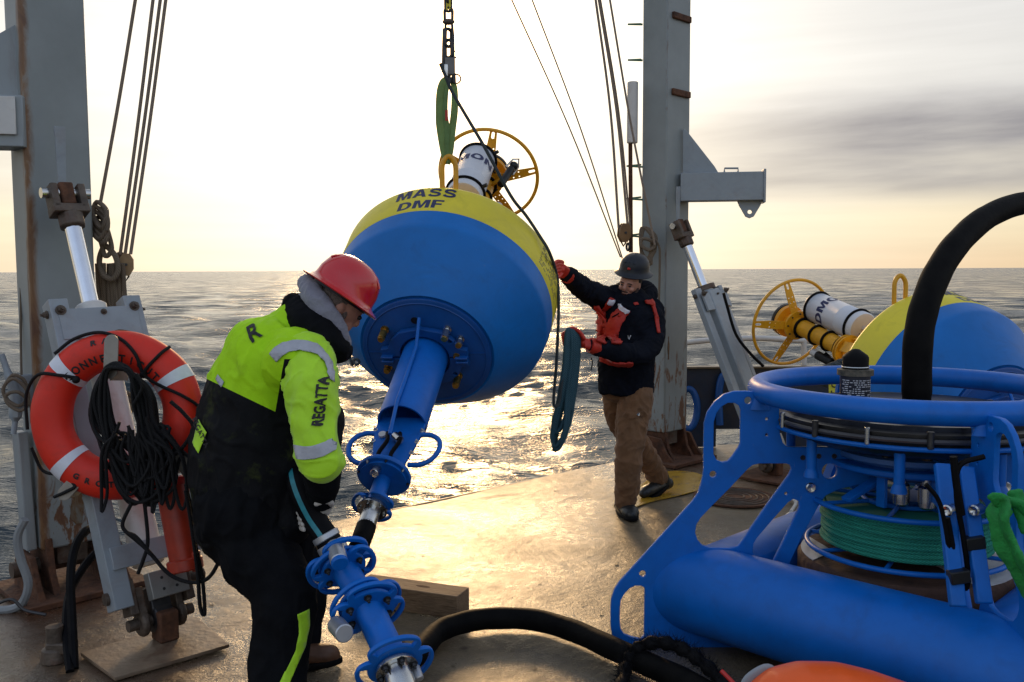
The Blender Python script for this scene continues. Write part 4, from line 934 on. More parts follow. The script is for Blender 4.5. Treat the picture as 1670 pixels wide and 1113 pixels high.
# ================================================================== BUOYS
def buoy_frame(C, a, rollz=0):
    a = V(a).normalized(); e1 = a.cross(V((0, 0, 1))).normalized(); Y = a.cross(e1)
    return Matrix.Translation(C) @ Matrix((e1, Y, a)).transposed().to_4x4() @ Matrix.Rotation(rollz, 4, 'Z')
Z = V((0, 0, 1))
def pol(r, phi, z): return V((r * math.cos(phi), r * math.sin(phi), z))
def cyl_text(txt, size, phi, h, radius, name, m_, parent, sx=1.15, bold=.003, shear=0, space=1.0):
    me = grid_cut(text_mesh(txt, size, bold, shear, 0, 'CENTER', sx, space), .02)
    def fn(c):
        r = radius(h + c.y) if callable(radius) else radius
        return pol(r + .0022, phi + c.x / r, h + c.y)
    return put_mesh(me, name, m_, parent, fn, world=False)
def buoy(Mx, label, group, txt_phi, can_phi, can_txt, eyes, full):
    root = bpy.data.objects.new('data_buoy', None); COL.objects.link(root); root.matrix_basis = Mx; tag(root, label, 'buoy', group)
    B = lambda mb, n, m_, **k: mb.build(n, m_, root, local=True, **k)
    hull = B(MB().rev([(.378, .012), (.388, .004), (.43, .045), (.55, .185), (.642, .290), (.648, .300), (.652, .312), (.655, .33), (.668, .436)], n=128), 'hull', BLUE_HULL, ang=50)
    B(MB().rev([(.668, .436), (.6705, .439), (.679, .64), (.682, .675), (.676, .692), (.655, .70), (.25, .71), (.12, .712)], n=128), 'yellow_band', YELLOW_HULL, ang=50)
    bp_ = B(MB().rev([(.372, .012), (.372, -.004), (.364, -.010), (.12, -.010)], n=96), 'bottom_plate', BLUE_DARK)
    MB().torus((0, 0, -.010), Z, .345, .004, 72, 6).build('weld_ring', BLUE_DARK, bp_, local=True)
    for s in (-1, 1): MB().box((s * .26, -.005, -.010), (.16, .006, .006)).build('weld_seam', BLUE_DARK, bp_, local=True)
    yr = lambda h: .668 + (h - .436) * (.679 - .668) / .2 if h > .436 else .668
    cyl_text('MASS', .115, txt_phi, .625, yr, 'lettering', INK, root, .98, .004)
    cyl_text('DMF', .115, txt_phi - .01, .505, yr, 'lettering', INK, root, 1.02, .004)
    # small print block round the side
    sm = MB(); rr = random.Random(5)
    for row in range(9):
        x = 0
        while x < .30:
            w = rr.uniform(.012, .045); ph = txt_phi + 1.18 + (x / .67); hh = .655 - row * .020
            if rr.random() < .85:
                k = 3
                for q in range(k):
                    a0_ = ph + w / .67 * q / k; a1_ = ph + w / .67 * (q + 1) / k - .003; r = yr(hh) + .002
                    sm.add([pol(r, a0_, hh - .0045), pol(r, a1_, hh - .0045), pol(r, a1_, hh + .0045), pol(r, a0_, hh + .0045)], [(0, 1, 2, 3)])
            x += w + .010
    B(sm, 'small_print', INK, smooth=False)
    # spar below
    spar = B(MB().rev([(.130, -.010), (.130, -.60), (.122, -.60), (.122, -.30), (0, -.30)], n=48), 'spar_tube', BLUE, ang=30)
    col_ = [[(x, y) for x, y in slot(0, 0, .46, .19)], circ(0, 0, .132, 32)]
    # split clamp collar
    for s in (-1, 1):
        half = [( .142 * math.cos(t), s * (.006 + .142 * math.sin(t))) for t in np.linspace(0, PI, 20)]
        outer = [(.250, s * .006), (.250, s * .055), (.205, s * .065), (.18, s * .12), (.12, s * .175), (.0, s * .20), (-.12, s * .175), (-.18, s * .12), (-.205, s * .065), (-.250, s * .055), (-.250, s * .006)]
        lp = half + list(reversed(outer)); lp = half + [p for p in reversed(outer)] if True else lp
        plate('clamp_collar', [lp, circ(.16 * 1, s * .10 * 1 if False else s * .115, .012, 12)], .035, BLUE_DARK, root, (0, 0, -.035), (1, 0, 0), (0, 1, 0), bev=.004, local=True)
        B(MB().box((0.215, s * .014, -.05), (.07, .014, .06)), 'clamp_lug', BLUE_DARK, bev=.003); B(MB().box((-.215, s * .014, -.05), (.07, .014, .06)), 'clamp_lug', BLUE_DARK, bev=.003)
    B(MB().tube([pol(.265, -PI / 2 + .02, -.03), pol(.150, -PI / 2 - .03, -.14), pol(.142, -PI / 2 - .03, -.40), pol(.142, -PI / 2 - .03, -.58), pol(.10, -PI / 2, -.78)], .010, 10), 'conduit', BLUE)
    for (x, y, ln) in eyes['fittings']:
        f = B(MB().rev([(.024, 0), (.024, -.012), (.014, -.014), (.014, -.03), (.021, -.032), (.021, -.03 - ln), (.012, -.034 - ln), (0, -.034 - ln)], (x, y, -.010), (0, 0, 1), 16), 'bottom_fitting', BRASS if ln < .03 or x < 0 or y > .1 else STEEL)
        MB().rev([(.017, 0), (.017, -.008), (.006, -.0085), (0, -.0085)], (x, y, -.0445 - ln), Z, 14).build('fitting_cap', BRASS, f, local=True)
    B(MB().cyl((-.03, -.232, -.004), (-.03, -.232, -.013), .022, n=16), 'drain_plug', BLACK_PLASTIC)
    # gusset plate with two handles under the spar
    def gp(s): return s
    go = [(-.11, -.56), (.11, -.56), (.128, -.60), (.128, -.66), (.075, -.945), (-.075, -.945), (-.128, -.66), (-.128, -.60)]
    plate('gusset_plate', [go], .02, BLUE, root, (0, 0, 0), (1, 0, 0), (0, 0, 1), bev=.003, local=True)
    for s in (-1, 1):
        hp = [(s * .108, -.68), (s * .165, -.675), (s * .215, -.705), (s * .235, -.765), (s * .215, -.84), (s * .165, -.885), (s * .10, -.89)]
        B(MB().rope([V((x, 0, z)) for x, z in hp], .0135, 10), 'handle', BLUE)
        for zz in (-.66, -.74, -.82): inst('bolt', BOLT_BRIGHT, root, (s * (.105 + (zz + .82) * .12), -.010, zz), frame_from((0, -1, 0)), .8)
    B(MB().cyl((.0, -.03, -.72), (.035, -.04, -.76), .022, n=16), 'connector', STEEL)
    for x in (-.045, .02): B(MB().rope([V((x, -.03, -.70)), V((x + .02, -.05, -.78)), V((x - .005, -.04, -.86)), V((x + .01, -.03, -.93))], .011, 8), 'cable_tail', BLACK_RUBBER)
    B(MB().cyl((-.075, -.012, -.70), (-.075, -.024, -.70), .020, n=18), 'anode', WHITE_PAINT)
    fl = B(MB().rev([(.04, -.955), (.131, -.955), (.134, -.961), (.134, -.975), (.131, -.98), (.115, -.982), (.115, -.995), (.05, -.997), (.04, -.997)], n=56), 'flange', BLUE)
    for i in range(8): inst('bolt', BOLT_BRIGHT if i % 2 else BOLT_DARK, fl, pol(.122, i * PI / 4 + .3, -.982), Matrix.Rotation(PI, 3, 'X'), .55)
    B(MB().cyl((-.01, -.075, -.985), (-.012, -.09, -1.045), .022, n=18, ch=.003), 'connector', STEEL)
    B(MB().cyl((0, 0, -.99), (0, 0, -1.16), .040, n=28), 'neck_pipe', BLUE)
    loop_flange(root, Z, V((0, 0, -1.165)), .062, .105, 3, BLUE, local=True)
    B(MB().rev([(.03, -1.175), (.072, -1.175), (.072, -1.192), (.042, -1.194), (.042, -1.28), (.046, -1.282), (.046, -1.295), (.03, -1.296)], n=32), 'end_fitting', STEEL)
    for i in range(6): inst('bolt', BOLT_BRIGHT, root, pol(.058, i * PI / 3 + .4, -1.192), Matrix.Rotation(PI, 3, 'X'), .65)
    # mast above
    B(MB().rev([(.16, 1.40), (.125, 1.40), (.125, 1.414), (.065, 1.416)][1:], n=36), 'mast_base', YELLOW)
    B(MB().cyl((0, 0, 1.38), (0, 0, 2.06), .070, n=36), 'mast_tube', YELLOW)
    for i in range(4):
        ph = i * PI / 2 + .5; B(MB().bar(pol(.085, ph, 1.40), pol(.50, ph, .712), .085, .014, V((0, 0, 1)).cross(pol(1, ph, 0)) * 1), 'mast_stay', YELLOW, bev=.002)
    B(MB().rev([(.07, 1.435), (.118, 1.435), (.118, 1.45), (.07, 1.45)], n=36), 'mast_flange', YELLOW)
    tf = B(MB().rev([(.07, 2.05), (.125, 2.05), (.125, 2.068), (.07, 2.07), (.07, 2.16), (.135, 2.162), (.135, 2.20), (.0, 2.201)], n=40), 'top_flange', YELLOW)
    for i in range(8): inst('bolt', BOLT_DARK, tf, pol(.10, i * PI / 4, 2.05), Matrix.Rotation(PI, 3, 'X'), .6)
    B(MB().rev([(.128, 2.201), (.14, 2.207), (.14, 2.235), (.12, 2.25), (0, 2.252)], n=40), 'antenna_disc', BLACK_PLASTIC)
    HM, RMR = 2.145, .37
    B(MB().torus((0, 0, HM), Z, RMR, .0135, 84, 10), 'guard_ring', YELLOW)
    for i in range(5):
        ph = can_phi + .35 + i * 2 * PI / 5; a_ = pol(.11, ph, 2.075); b_ = pol(RMR, ph, HM); d_ = (b_ - a_); Ls = d_.length; d_.normalize(); t_ = Z.cross(pol(1, ph, 0))
        lp = [(-.035, 0), (.035, 0), (.035, Ls * .55), (.026, Ls), (-.026, Ls), (-.035, Ls * .55)]
        holes = [circ(s * .018, Ls * q, .006, 8) for s in (-1, 1) for q in (.18, .34, .50)] + [slot(0, Ls * .86, .022, .05)]
        plate('ring_spoke', [lp] + holes, .006, YELLOW, root, a_, t_, d_, bev=.0008, local=True)
    # canister strapped to the mast
    cc = pol(.205, can_phi, 0); rC = .125
    can = B(MB().rev([(rC - .006, 1.42), (rC, 1.43), (rC, 1.62), (rC + .0015, 1.622), (rC + .0015, 1.625), (rC, 1.627), (rC, 2.005), (rC - .006, 2.02), (0, 2.022)], cc, n=56), 'canister', CANISTER)
    MB().rev([(0, 1.410), (rC - .02, 1.412), (rC - .008, 1.42)], cc, n=48).build('end_cap', CANISTER_END, can, local=True)
    MB().box(cc + V((0, 0, 1.40)), (.03, .05, .03), Matrix.Rotation(can_phi, 3, 'Z')).build('end_latch', CANISTER_END, can, local=True, bev=.003)
    MB().tube([cc + pol(.05, can_phi + PI, 1.41), cc + pol(.06, can_phi + PI, 1.385), pol(.10, can_phi, 1.33)], .010, 8).build('cable', BLACK_RUBBER, can, local=True)
    me = grid_cut(text_mesh('DMON', .105, .004, 0, 0, 'CENTER', 1.15, 1.05), .012)
    def fn(c): ph = can_phi + can_txt + c.x / rC; return cc + pol(rC + .002, ph, 1.81 + c.y)
    put_mesh(me, 'lettering', INK, can, fn, world=False)
    for hh in (1.485, 1.985):
        st_ = B(MB().torus(cc + V((0, 0, hh)), Z, rC + .006, .011, 48, 8), 'strap_ring', BLACK_RUBBER)
        MB().torus((0, 0, hh), Z, .080, .012, 32, 8).build('mast_clamp', BLACK_RUBBER, st_, local=True)
        MB().box(pol(.10, can_phi, hh), (.07, .05, .03), Matrix.Rotation(can_phi, 3, 'Z')).build('clamp_block', BLACK_PLASTIC, st_, local=True, bev=.004)
        MB().cyl(cc + pol(rC + .012, can_phi + 1.3, hh), cc + pol(rC + .045, can_phi + 1.3, hh), .013, n=10).build('strap_screw', BLACK_PLASTIC, st_, local=True)
    for hh in (1.64, 1.80): B(MB().torus((0, 0, hh), Z, .078, .011, 32, 8), 'mast_clamp', BLACK_RUBBER)
    cb_ = can_phi + eyes['inst']
    ins = B(MB().cyl(pol(.14, cb_, 1.50), pol(.14, cb_, 1.69), .036, n=18, ch=.004), 'instrument', BLACK_PLASTIC)
    MB().cyl(pol(.14, cb_, 1.69), pol(.14, cb_, 1.76), .030, n=18, ch=.004).build('instrument_cap', WHITE_PAINT, ins, local=True)
    rr = random.Random(3)
    for i in range(3):
        pts = [pol(.12 + rr.uniform(-.02, .04), cb_ + rr.uniform(-.4, .4), h) for h in (1.36, 1.44, 1.52, 1.60)]
        MB().rope(pts, .014, 8, 5).build('cable', BLACK_RUBBER, ins, local=True)
    ab = B(MB().box(pol(.10, can_phi + 1.25, 1.95), (.20, .012, .05), Matrix.Rotation(can_phi + 1.25, 3, 'Z')), 'arm_plate', YELLOW, bev=.001)
    MB().cyl(pol(.16, can_phi + 1.25, 1.86), pol(.22, can_phi + 1.25, 2.06), .028, n=14, ch=.004).build('light', BLACK_PLASTIC, ab, local=True)
    MB().tube([pol(.205, can_phi + 1.05, 2.03), pol(.245, can_phi + 1.1, 2.12), pol(.265, can_phi + 1.25, 2.17), pol(.25, can_phi + 1.40, 2.12), pol(.215, can_phi + 1.42, 2.03)], .008, 8).build('light_cage', STEEL, ab, local=True)
    MB().ball(pol(.235, can_phi + 1.25, 2.09), .032).build('light_lens', BLACK_PLASTIC, ab, local=True)
    for (x, y, _) in eyes['eyes']:
        m3 = Mx.to_3x3().inverted(); u = (m3 @ V((1, .1, 0))).normalized(); W_ = (m3 @ Z).normalized(); c = V((x, y, .705)); h_ = eyes.get('eh', .2)
        pts = [c - u * .038 - W_ * .04, c - u * .040 + W_ * h_ * .4, c - u * .036 + W_ * h_ * .8, c + W_ * h_, c + u * .036 + W_ * h_ * .8, c + u * .040 + W_ * h_ * .4, c + u * .038 - W_ * .04]
        B(MB().rope(pts, .0155, 10), 'lifting_eye', YELLOW)
    return root
def loop_flange(parent, axis, c, r, rl, k, m_, local=False, x=None, name='loop_flange', a0=.3):
    """flange disc with k open loops round its rim"""
    fr = frame_from(axis, x); outer = []; holes = []
    w = 2 * PI / k; n = 96
    for i in range(n):
        t = 2 * PI * i / n; u = ((t - a0) % w) / w; d = abs(u - .5) * 2         # d=1 in the notch between loops
        outer.append((( r + (rl - r) * (1 - d ** 5)) * math.cos(t), (r + (rl - r) * (1 - d ** 5)) * math.sin(t)))
    for j in range(k):
        m0 = a0 + (j + .5) * w; hw = w * .33; ri, ro = r * 1.04, rl - (rl - r) * .32 - .002; pts = []
        for i in range(9): t = m0 - hw + 2 * hw * i / 8; pts.append((ro * math.cos(t), ro * math.sin(t)))
        for i in range(9): t = m0 + hw - 2 * hw * i / 8; pts.append((ri * math.cos(t), ri * math.sin(t)))
        holes.append(smooth2(pts, 1))
    return plate(name, [outer] + holes, .018, m_, parent, c, fr.col[0], fr.col[1], bev=.004, local=local)

M1 = buoy_frame(at(696.2, 574.9, 5.2), (.14564262, .8250313, .54599595))
M1i = M1.inverted()
def loc1(px, py, h):       # where the bearing meets the plane of height h in the buoy's own frame
    o = M1i @ CAM; d = (M1i.to_3x3() @ ray(px, py)); return o + d * ((h - o.z) / d.z)
fit = [(628, 537, .06), (730, 536, .06), (751, 552, .03), (747, 573, .012), (634, 597, .012), (748, 612, .06)]
fits = [(loc1(x, y, -.01).x, loc1(x, y, -.01).y, l) for x, y, l in fit]
e1 = loc1(722, 316, .705); e2 = loc1(743, 316, .705)
BU = 'blue and yellow data buoys'
ctxt = loc1(700, 331, .62); phi_t = -PI / 2 - .055
buoy1 = buoy(M1, 'big blue and yellow buoy hanging tilted from the chain between the two workers', BU, phi_t, -1.70, .02, {'fittings': fits, 'eyes': [((e1.x + e2.x) / 2, (e1.y + e2.y) / 2, 0)], 'eh': .215, 'inst': 2.0}, True)
M2 = buoy_frame(V((3.05328454, 5.79195114, 0.69921685)), (-0.32362084, 0.91341976, 0.24684793))
M2i = M2.inverted()
o2 = M2i @ CAM; d2 = M2i.to_3x3() @ ray(1467, 498); t2 = (.705 - o2.z) / d2.z; ey = o2 + d2 * t2; rad_e = math.hypot(ey.x, ey.y)
buoy2 = buoy(M2, 'blue and yellow buoy lying on its side on the deck behind the blue frame', BU, -PI / 2 + .25, -1.0, -1.15, {'fittings': [(.25, .1, .03), (-.2, .15, .03)], 'eyes': [(ey.x, ey.y, 1.2)], 'eh': .20, 'inst': 2.9}, True)
for i, (u, w_) in enumerate(((-.45, .10), (.50, -.05))):
    c = V((3.05, 5.9, 0)) + V((.9, .3, 0)) * u + V((-.32, .92, 0)) * (.33 + w_)
    m = MB().add([V((-.22, -.06, 0)), V((.22, -.06, 0)), V((.22, .06, 0)), V((-.22, .06, 0)), V((-.20, -.06, .10)), V((.20, -.06, .10)), V((.20, .06, .10)), V((-.20, .06, .10))], [])
    w = MB().box(c + V((0, 0, .07)), (.45, .12, .14), Matrix.Rotation(.3, 3, 'Z'))
    single(w, 'timber_chock', TIMBER, ['timber chock wedged under the lying buoy, nearer the blue frame', 'timber chock wedged under the lying buoy, further along its hull'][i], 'timber block', 'timber chocks under the lying buoy', bev=.006)
fend = MB()
for i in range(4): fend.rope([at(1330 + 12 * i, 612 - 5 * i, 6.3), at(1350 + 12 * i, 600 - 5 * i, 6.2), at(1372 + 10 * i, 612 - 5 * i, 6.2), at(1352 + 12 * i, 628 - 5 * i, 6.3)], .022, 8, 5, True)
single(fend, 'rope_coil', ROPE_DARK, 'dark thick rope coiled under the mast of the lying buoy', 'rope')
tagp = at(1360, 634, 5.2); yt = empty('yellow_tag', tagp, 'small yellow tag lettered T C behind the top ring of the blue frame', 'tag')
plate('tag_plate', [slot(0, 0, .06, .17)], .004, YELLOW_HULL, yt, tagp, (1, .1, 0), (0, .1, 1), bev=0)
put_mesh(text_mesh('T C', .05, .001), 'lettering', BLACK_INK, yt, lambda c: tagp + V((-c.y * 1.0, -.012, c.x)) + V((0, .0, 0)))

# ------------------------------------------------------------------ lifting gear over the hanging buoy
eye_w = M1 @ V(((e1.x + e2.x) / 2, (e1.y + e2.y) / 2, .705)) + V((0, 0, .2)); YE = eye_w.y; XE = eye_w.x
def up_(px, py): return at(px, py, YE)
hk = empty('lifting_chain', up_(732, -30), 'steel chain, shackles and release hook hanging from above the frame to the green sling', 'lifting chain')
def link(c, w, h, r, ax, nm='link'):
    ax = V(ax).normalized(); up = V((0, 0, 1)); pts = [c + ax * (w / 2 * math.cos(t) * (1)) + up * ((h / 2 - w / 2) * (1 if math.sin(t) > 0 else -1) + w / 2 * math.sin(t)) for t in np.linspace(.001, 2 * PI - .001, 24, endpoint=False)]
    return MB().tube(pts, r, 8, closed=True).build(nm, DARK_STEEL, hk)
Q = YE / 1500.0
for i, yy in enumerate((-8, 6)): link(up_(731, yy), .035, .09, .008, (1, .2, 0) if i % 2 else (.3, 1, 0))
MB().rope([up_(728, -12), up_(729, 2), up_(728, 18)], .010, 8).build('yellow_lashing', YELLOW_HULL, hk); MB().rope([up_(734, -12), up_(733, 4), up_(734, 16)], .009, 8).build('yellow_lashing', YELLOW_HULL, hk)
MB().cyl(up_(724, 5.5), up_(738, 5), .006, n=8).build('shackle_pin', DARK_STEEL, hk)
link(up_(731.5, 25), .045, .085, .009, (1, 0, 0)); MB().ball(up_(731.5, 36), (.036, .02, .018)).build('swivel', RUSTY_STEEL, hk)
MB().tube([up_(727, 38), up_(726, 50), up_(727, 95)], .007, 8).build('hook_bar', DARK_STEEL, hk); MB().tube([up_(737, 38), up_(739, 60), up_(739.5, 95)], .008, 8).build('hook_bar', DARK_STEEL, hk)
MB().tube([up_(725.5, 47), up_(724.5, 80), up_(724, 118)], .014, 8).build('hook_bar', DARK_STEEL, hk); link(up_(731, 62), .04, .10, .010, (.8, .5, 0)); link(up_(731.5, 80), .04, .10, .010, (.9, -.3, 0))
MB().box(up_(734, 109), (.058, .035, .10)).build('release_body', mat('gunmetal', (.16, .15, .14), .5, metal=.5), hk, bev=.006)
MB().box(up_(728, 116), (.022, .045, .07)).build('release_lever', STEEL, hk, bev=.004); MB().cyl(up_(735, 94.5), up_(744, 94), .006, n=8).build('pin', RUSTY_STEEL, hk); MB().cyl(up_(738, 84), up_(743, 84), .004, n=8).build('pin', RUSTY_STEEL, hk)
MB().torus(up_(744, 129), (0, 1, 0), .026, .0045, 28, 6).build('pull_ring', DARK_STEEL, hk); MB().tube([up_(731, 120), up_(734, 134), up_(741, 136), up_(740, 120)], .012, 8).build('release_jaw', DARK_STEEL, hk)
sl = empty('lifting_sling', up_(730, 200), 'faded green webbing sling folded double above the lifting eye of the hanging buoy', 'sling')
ex = at(730, 262, YE)
for pts, ws in (([(735, 128), (724, 134), (719, 155), (719, 200), (722, 240), (726, 268)], [.03, .042, .046, .05, .032, .018]), ([(736, 128), (741, 145), (741, 180), (737, 215), (735, 245), (731, 268)], [.02, .03, .034, .034, .026, .018]), ([(733, 130), (728, 150), (726, 185), (729, 215), (729, 266)], [.02, .02, .025, .03, .016])):
    P_ = spline([up_(x, y) + V((0, .01 * len(ws) - .05, 0)) for x, y in pts], 6); W_ = []
    for i in range(len(P_)):
        t = i / (len(P_) - 1) * (len(ws) - 1); a = min(int(t), len(ws) - 2); W_.append(((ws[a] * (1 - t + a) + ws[a + 1] * (t - a)) * .62, .008))
    MB().tube(P_, W_, 12, flat=(1, 0, 0)).build('webbing', GREEN_SLING, sl)
MB().box(up_(729, 190) + V((0, -.03, 0)), (.016, .006, .06)).build('red_label', CAP_RED, sl)
# tag line from the hook over the hull to the worker's hand
YT = YE - .10
edge = [M1 @ pol(.70, ph, hh) for ph, hh in ((-.95, .70), (-.72, .69), (-.50, .66), (-.28, .62), (-.10, .56))]
tl = [at(718, 104, YT), at(728, 128, YT), at(740, 155, YT), at(790, 240, YT - .05), at(832, 318, YE - .1)] + [at(858, 352, edge[0].y), at(880, 385, edge[1].y), at(896, 412, edge[2].y - .02), at(908, 450, 5.60), at(911, 490, 5.6), at(910, 540, 5.62), at(907, 600, 5.68), at(903, 650, 5.72), at(905, 663, 5.74), at(912, 655, 5.76), at(918, 610, 5.78), at(925, 565, 5.80)]
thick(tl, .0095, 'tag_line', ROPE_DARK, 'dark tag line from the lifting hook over the hanging buoy to the coil of rope', 'rope')
thick([M1 @ pol(.69, PI + .35, .42), at(571, 585, 5.3), at(576, 588, 5.25), at(583, 586, 5.2), at(586, 592, 5.2), at(580, 595, 5.2), at(576, 589, 5.22)], .007, 'shackle_line', ROPE_DARK, 'short line and shackle at the lower edge of the hanging buoy beside the red hat', 'rope')
# falls of the far tackle
for (a, b, yy, r, lab) in (((830, -10), (1012, 420), 7.7, .006, 'left thin wire slanting down to the far gantry leg'), ((864, -10), (1016, 425), 7.7, .006, 'right thin wire slanting down to the far gantry leg'),
    ((970, -10), (1009, 372), 8.0, .011, 'outermost fall of the far tackle, leading down to the brown pulley'), ((975, -10), (1024, 372), 8.0, .011, 'middle fall of the far tackle, leading down to the brown pulley'), ((977.5, -10), (1028, 372), 8.02, .008, 'inner fall of the far tackle, leading down to the brown pulley'), ((993, -10), (1068, 400), 7.75, .009, 'single rope crossing in front of the far gantry leg to its rope coil')):
    thick([at(a[0], a[1], yy), at((a[0] + b[0]) / 2 + (6 if a[0] < 990 else -3), (a[1] + b[1]) / 2, yy), at(b[0], b[1], yy)], r, 'tackle_rope', ROPE_THIN, lab, 'rope', 'wires and falls of the far tackle', n=6)
blk2 = empty('pulley_block', at(1018, 383, 8.0), 'brown pulley block at the foot of the far tackle', 'pulley block')
pulley(blk2, at(1018, 380, 8.0), .11, .16, .06, mat('brown_block', (.22, .12, .045), .5, vary=.3), V((.3, -.95, 0)).normalized()); MB().torus(at(1024, 403, 8.0), (1, .3, 0), .03, .01, 20, 8).build('shackle', DARK_STEEL, blk2)
coil = MB(); rr = random.Random(21)
for i in range(7): coil.rope([at(1049 + rr.uniform(-3, 3), 372, 7.86), at(1062 + rr.uniform(-3, 8), 385, 7.84), at(1066 + rr.uniform(-5, 6), 410, 7.82), at(1056 + rr.uniform(-7, 5), 430 + rr.uniform(-14, 8), 7.82), at(1045, 405, 7.84)], .012, 7, 5, True)
coil.rope([at(1062, 385, 7.8), at(1074, 400, 7.8), at(1076, 430, 7.8), at(1073, 560, 7.84)], .010, 7)
coil.rope([at(1048, 390, 7.8), at(1060, 392, 7.78), at(1068, 400, 7.8), at(1058, 408, 7.78), at(1046, 400, 7.8)], .015, 7, 5, True)
single(coil, 'rope_coil', ROPE_TAN, 'pale rope coil hanging on the far gantry leg behind the dark hard hat', 'rope')

# ================================================================== BLUE MOORING FRAME
FC = V((1.74, 4.0, 0))
fr_root = empty('instrument_stand', FC, 'big blue instrument frame of cut plates, float tubes and a round top ring', 'instrument stand')
def fp(px, py):                     # outline of the side plate, which stands square to the view at 4 m: (distance from the middle, height)
    p = at(px, py, 4.0); return (FC.x - p.x, p.z)
def fl(pts, k=0):
    L_ = [fp(*p) for p in pts]; return smooth2(L_, k) if k else L_
outer = fl([(1300, 655), (1245, 640), (1215, 637.5), (1196, 638), (1180, 643), (1165, 655), (1153, 672), (1148, 690), (1147, 730), (1147, 768), (1144, 785), (1138, 804), (1128, 818), (1060, 893), (1010, 948), (1002, 960), (997, 975), (995.5, 990), (995.5, 1020), (998, 1036), (1006, 1048), (1030, 1056), (1060, 1066), (1150, 1068), (1240, 1068), (1268, 1040),
    (1277, 939), (1308, 872), (1333, 826), (1345, 808), (1368, 797), (1410, 788), (1445, 779), (1462, 770), (1464, 750), (1430, 741), (1409, 739), (1404, 735), (1396, 731), (1385, 729.5), (1300, 729), (1283, 728.5), (1276, 722), (1271, 706), (1270, 690), (1270, 664)])
W1 = fl([(1207, 668), (1204, 661), (1197, 657), (1186, 657), (1176, 663), (1168, 673), (1163.5, 688), (1163, 715), (1163, 740), (1168, 750), (1177, 753.5), (1186, 752), (1193, 745), (1204, 729), (1207, 722)])
W2 = fl([(1281, 755.6), (1262, 755.5), (1238, 755.6), (1227, 758), (1219, 764), (1190, 795), (1160, 825), (1142, 844), (1135, 855), (1133, 868), (1137, 880), (1145, 888.6), (1157, 892.5), (1171, 893), (1190, 893.5), (1203, 890), (1210, 881), (1250, 823), (1286, 774), (1290, 765), (1288, 758)])
W3 = fl([(1293, 813), (1284, 819), (1260, 846), (1233.6, 876.7), (1228, 886), (1227, 897), (1230, 909), (1238, 920), (1248, 925.5), (1257.5, 920.7), (1275, 885), (1303, 826), (1302, 817)])
W4 = fl([(1051, 958), (1045, 954.6), (1035, 954.6), (1026, 959), (1018, 967.6), (1012, 978), (1010.5, 990), (1010.5, 1015), (1012, 1026), (1018, 1034), (1030, 1038.5), (1044, 1041.7), (1050, 1036)])
HOLES = [(1219, 653, 6), (1162, 773, 5.6), (1047.5, 935, 5.6), (1249.5, 683, 2.6), (1249.5, 709, 2.6), (1352, 768, 13), (1281, 804.5, 2.8), (1390, 745, 5)]
q4 = 4.0 / 1500
def frame_plate(ang):
    d = V((-math.cos(ang), -math.sin(ang), 0)) # outward direction
    hl = [[(u, z) for u, z in circ(*fp(x, y), r * q4, 16 if r < 8 else 24)] for x, y, r in HOLES]
    # X outwards, Y up
    return plate('side_plate', [outer, W1, W2, W3, W4] + hl, .022, BLUE, fr_root, FC, d, (0, 0, 1), bev=.003)
dirs = []
fit_disc = MB().rev([(.022, 0), (.022, .012), (.018, .016), (0, .013)], n=20).mesh('boss', STEEL)
for k in range(4):
    a = k * PI / 2; p_ = frame_plate(a); d = V((-math.cos(a), -math.sin(a), 0)); nn = d.cross(V((0, 0, 1)))
    for sgn in (-1, 1):
        u, z = fp(1320, 794); inst('boss', fit_disc, p_, FC + d * u + V((0, 0, z)) + nn * sgn * .0105, frame_from(nn * sgn), local=False)
        for (x, y) in ((1308, 746), (1334, 743.5), (1359, 743.5)):
            u, z = fp(x, y); inst('bolt', BOLT_DARK, p_, FC + d * u + V((0, 0, z)) + nn * sgn * .0105, frame_from(nn * sgn), .85, local=False)
# float tubes along the four sides
RHO = .85
for k in range(4):
    a0_, a1_ = k * PI / 2, (k + 1) * PI / 2
    A = FC + V((-math.cos(a0_), -math.sin(a0_), 0)) * RHO + V((0, 0, .245)); Bp = FC + V((-math.cos(a1_), -math.sin(a1_), 0)) * RHO + V((0, 0, .245))
    dd = (Bp - A).normalized(); L_ = (Bp - A).length
    mb_ = MB(); fr = frame_from(dd, Z); n_ = 64
    for (base, ang_) in ((A, a0_), (Bp, a1_)):
        rad_d = V((-math.cos(ang_), -math.sin(ang_), 0)); nn = rad_d.cross(Z)
        for i in range(n_):
            t = 2 * PI * i / n_; off = fr.col[0] * (.198 * math.cos(t)) + fr.col[1] * (.198 * math.sin(t)); mb_.v.append(base + off - dd * (off.dot(nn) / dd.dot(nn)))
    mb_.f = [(i, (i + 1) % n_, n_ + (i + 1) % n_, n_ + i) for i in range(n_)] + [tuple(reversed(range(n_))), tuple(range(n_, 2 * n_))]
    ft = mb_.build('float_tube', BLUE, fr_root, ang=60)
    for base_i in (0, 1):
        MB().tube([wm(ft) @ p for p in mb_.v[base_i * n_:(base_i + 1) * n_]], .006, 8, closed=True).build('weld_bead', BLUE, ft)
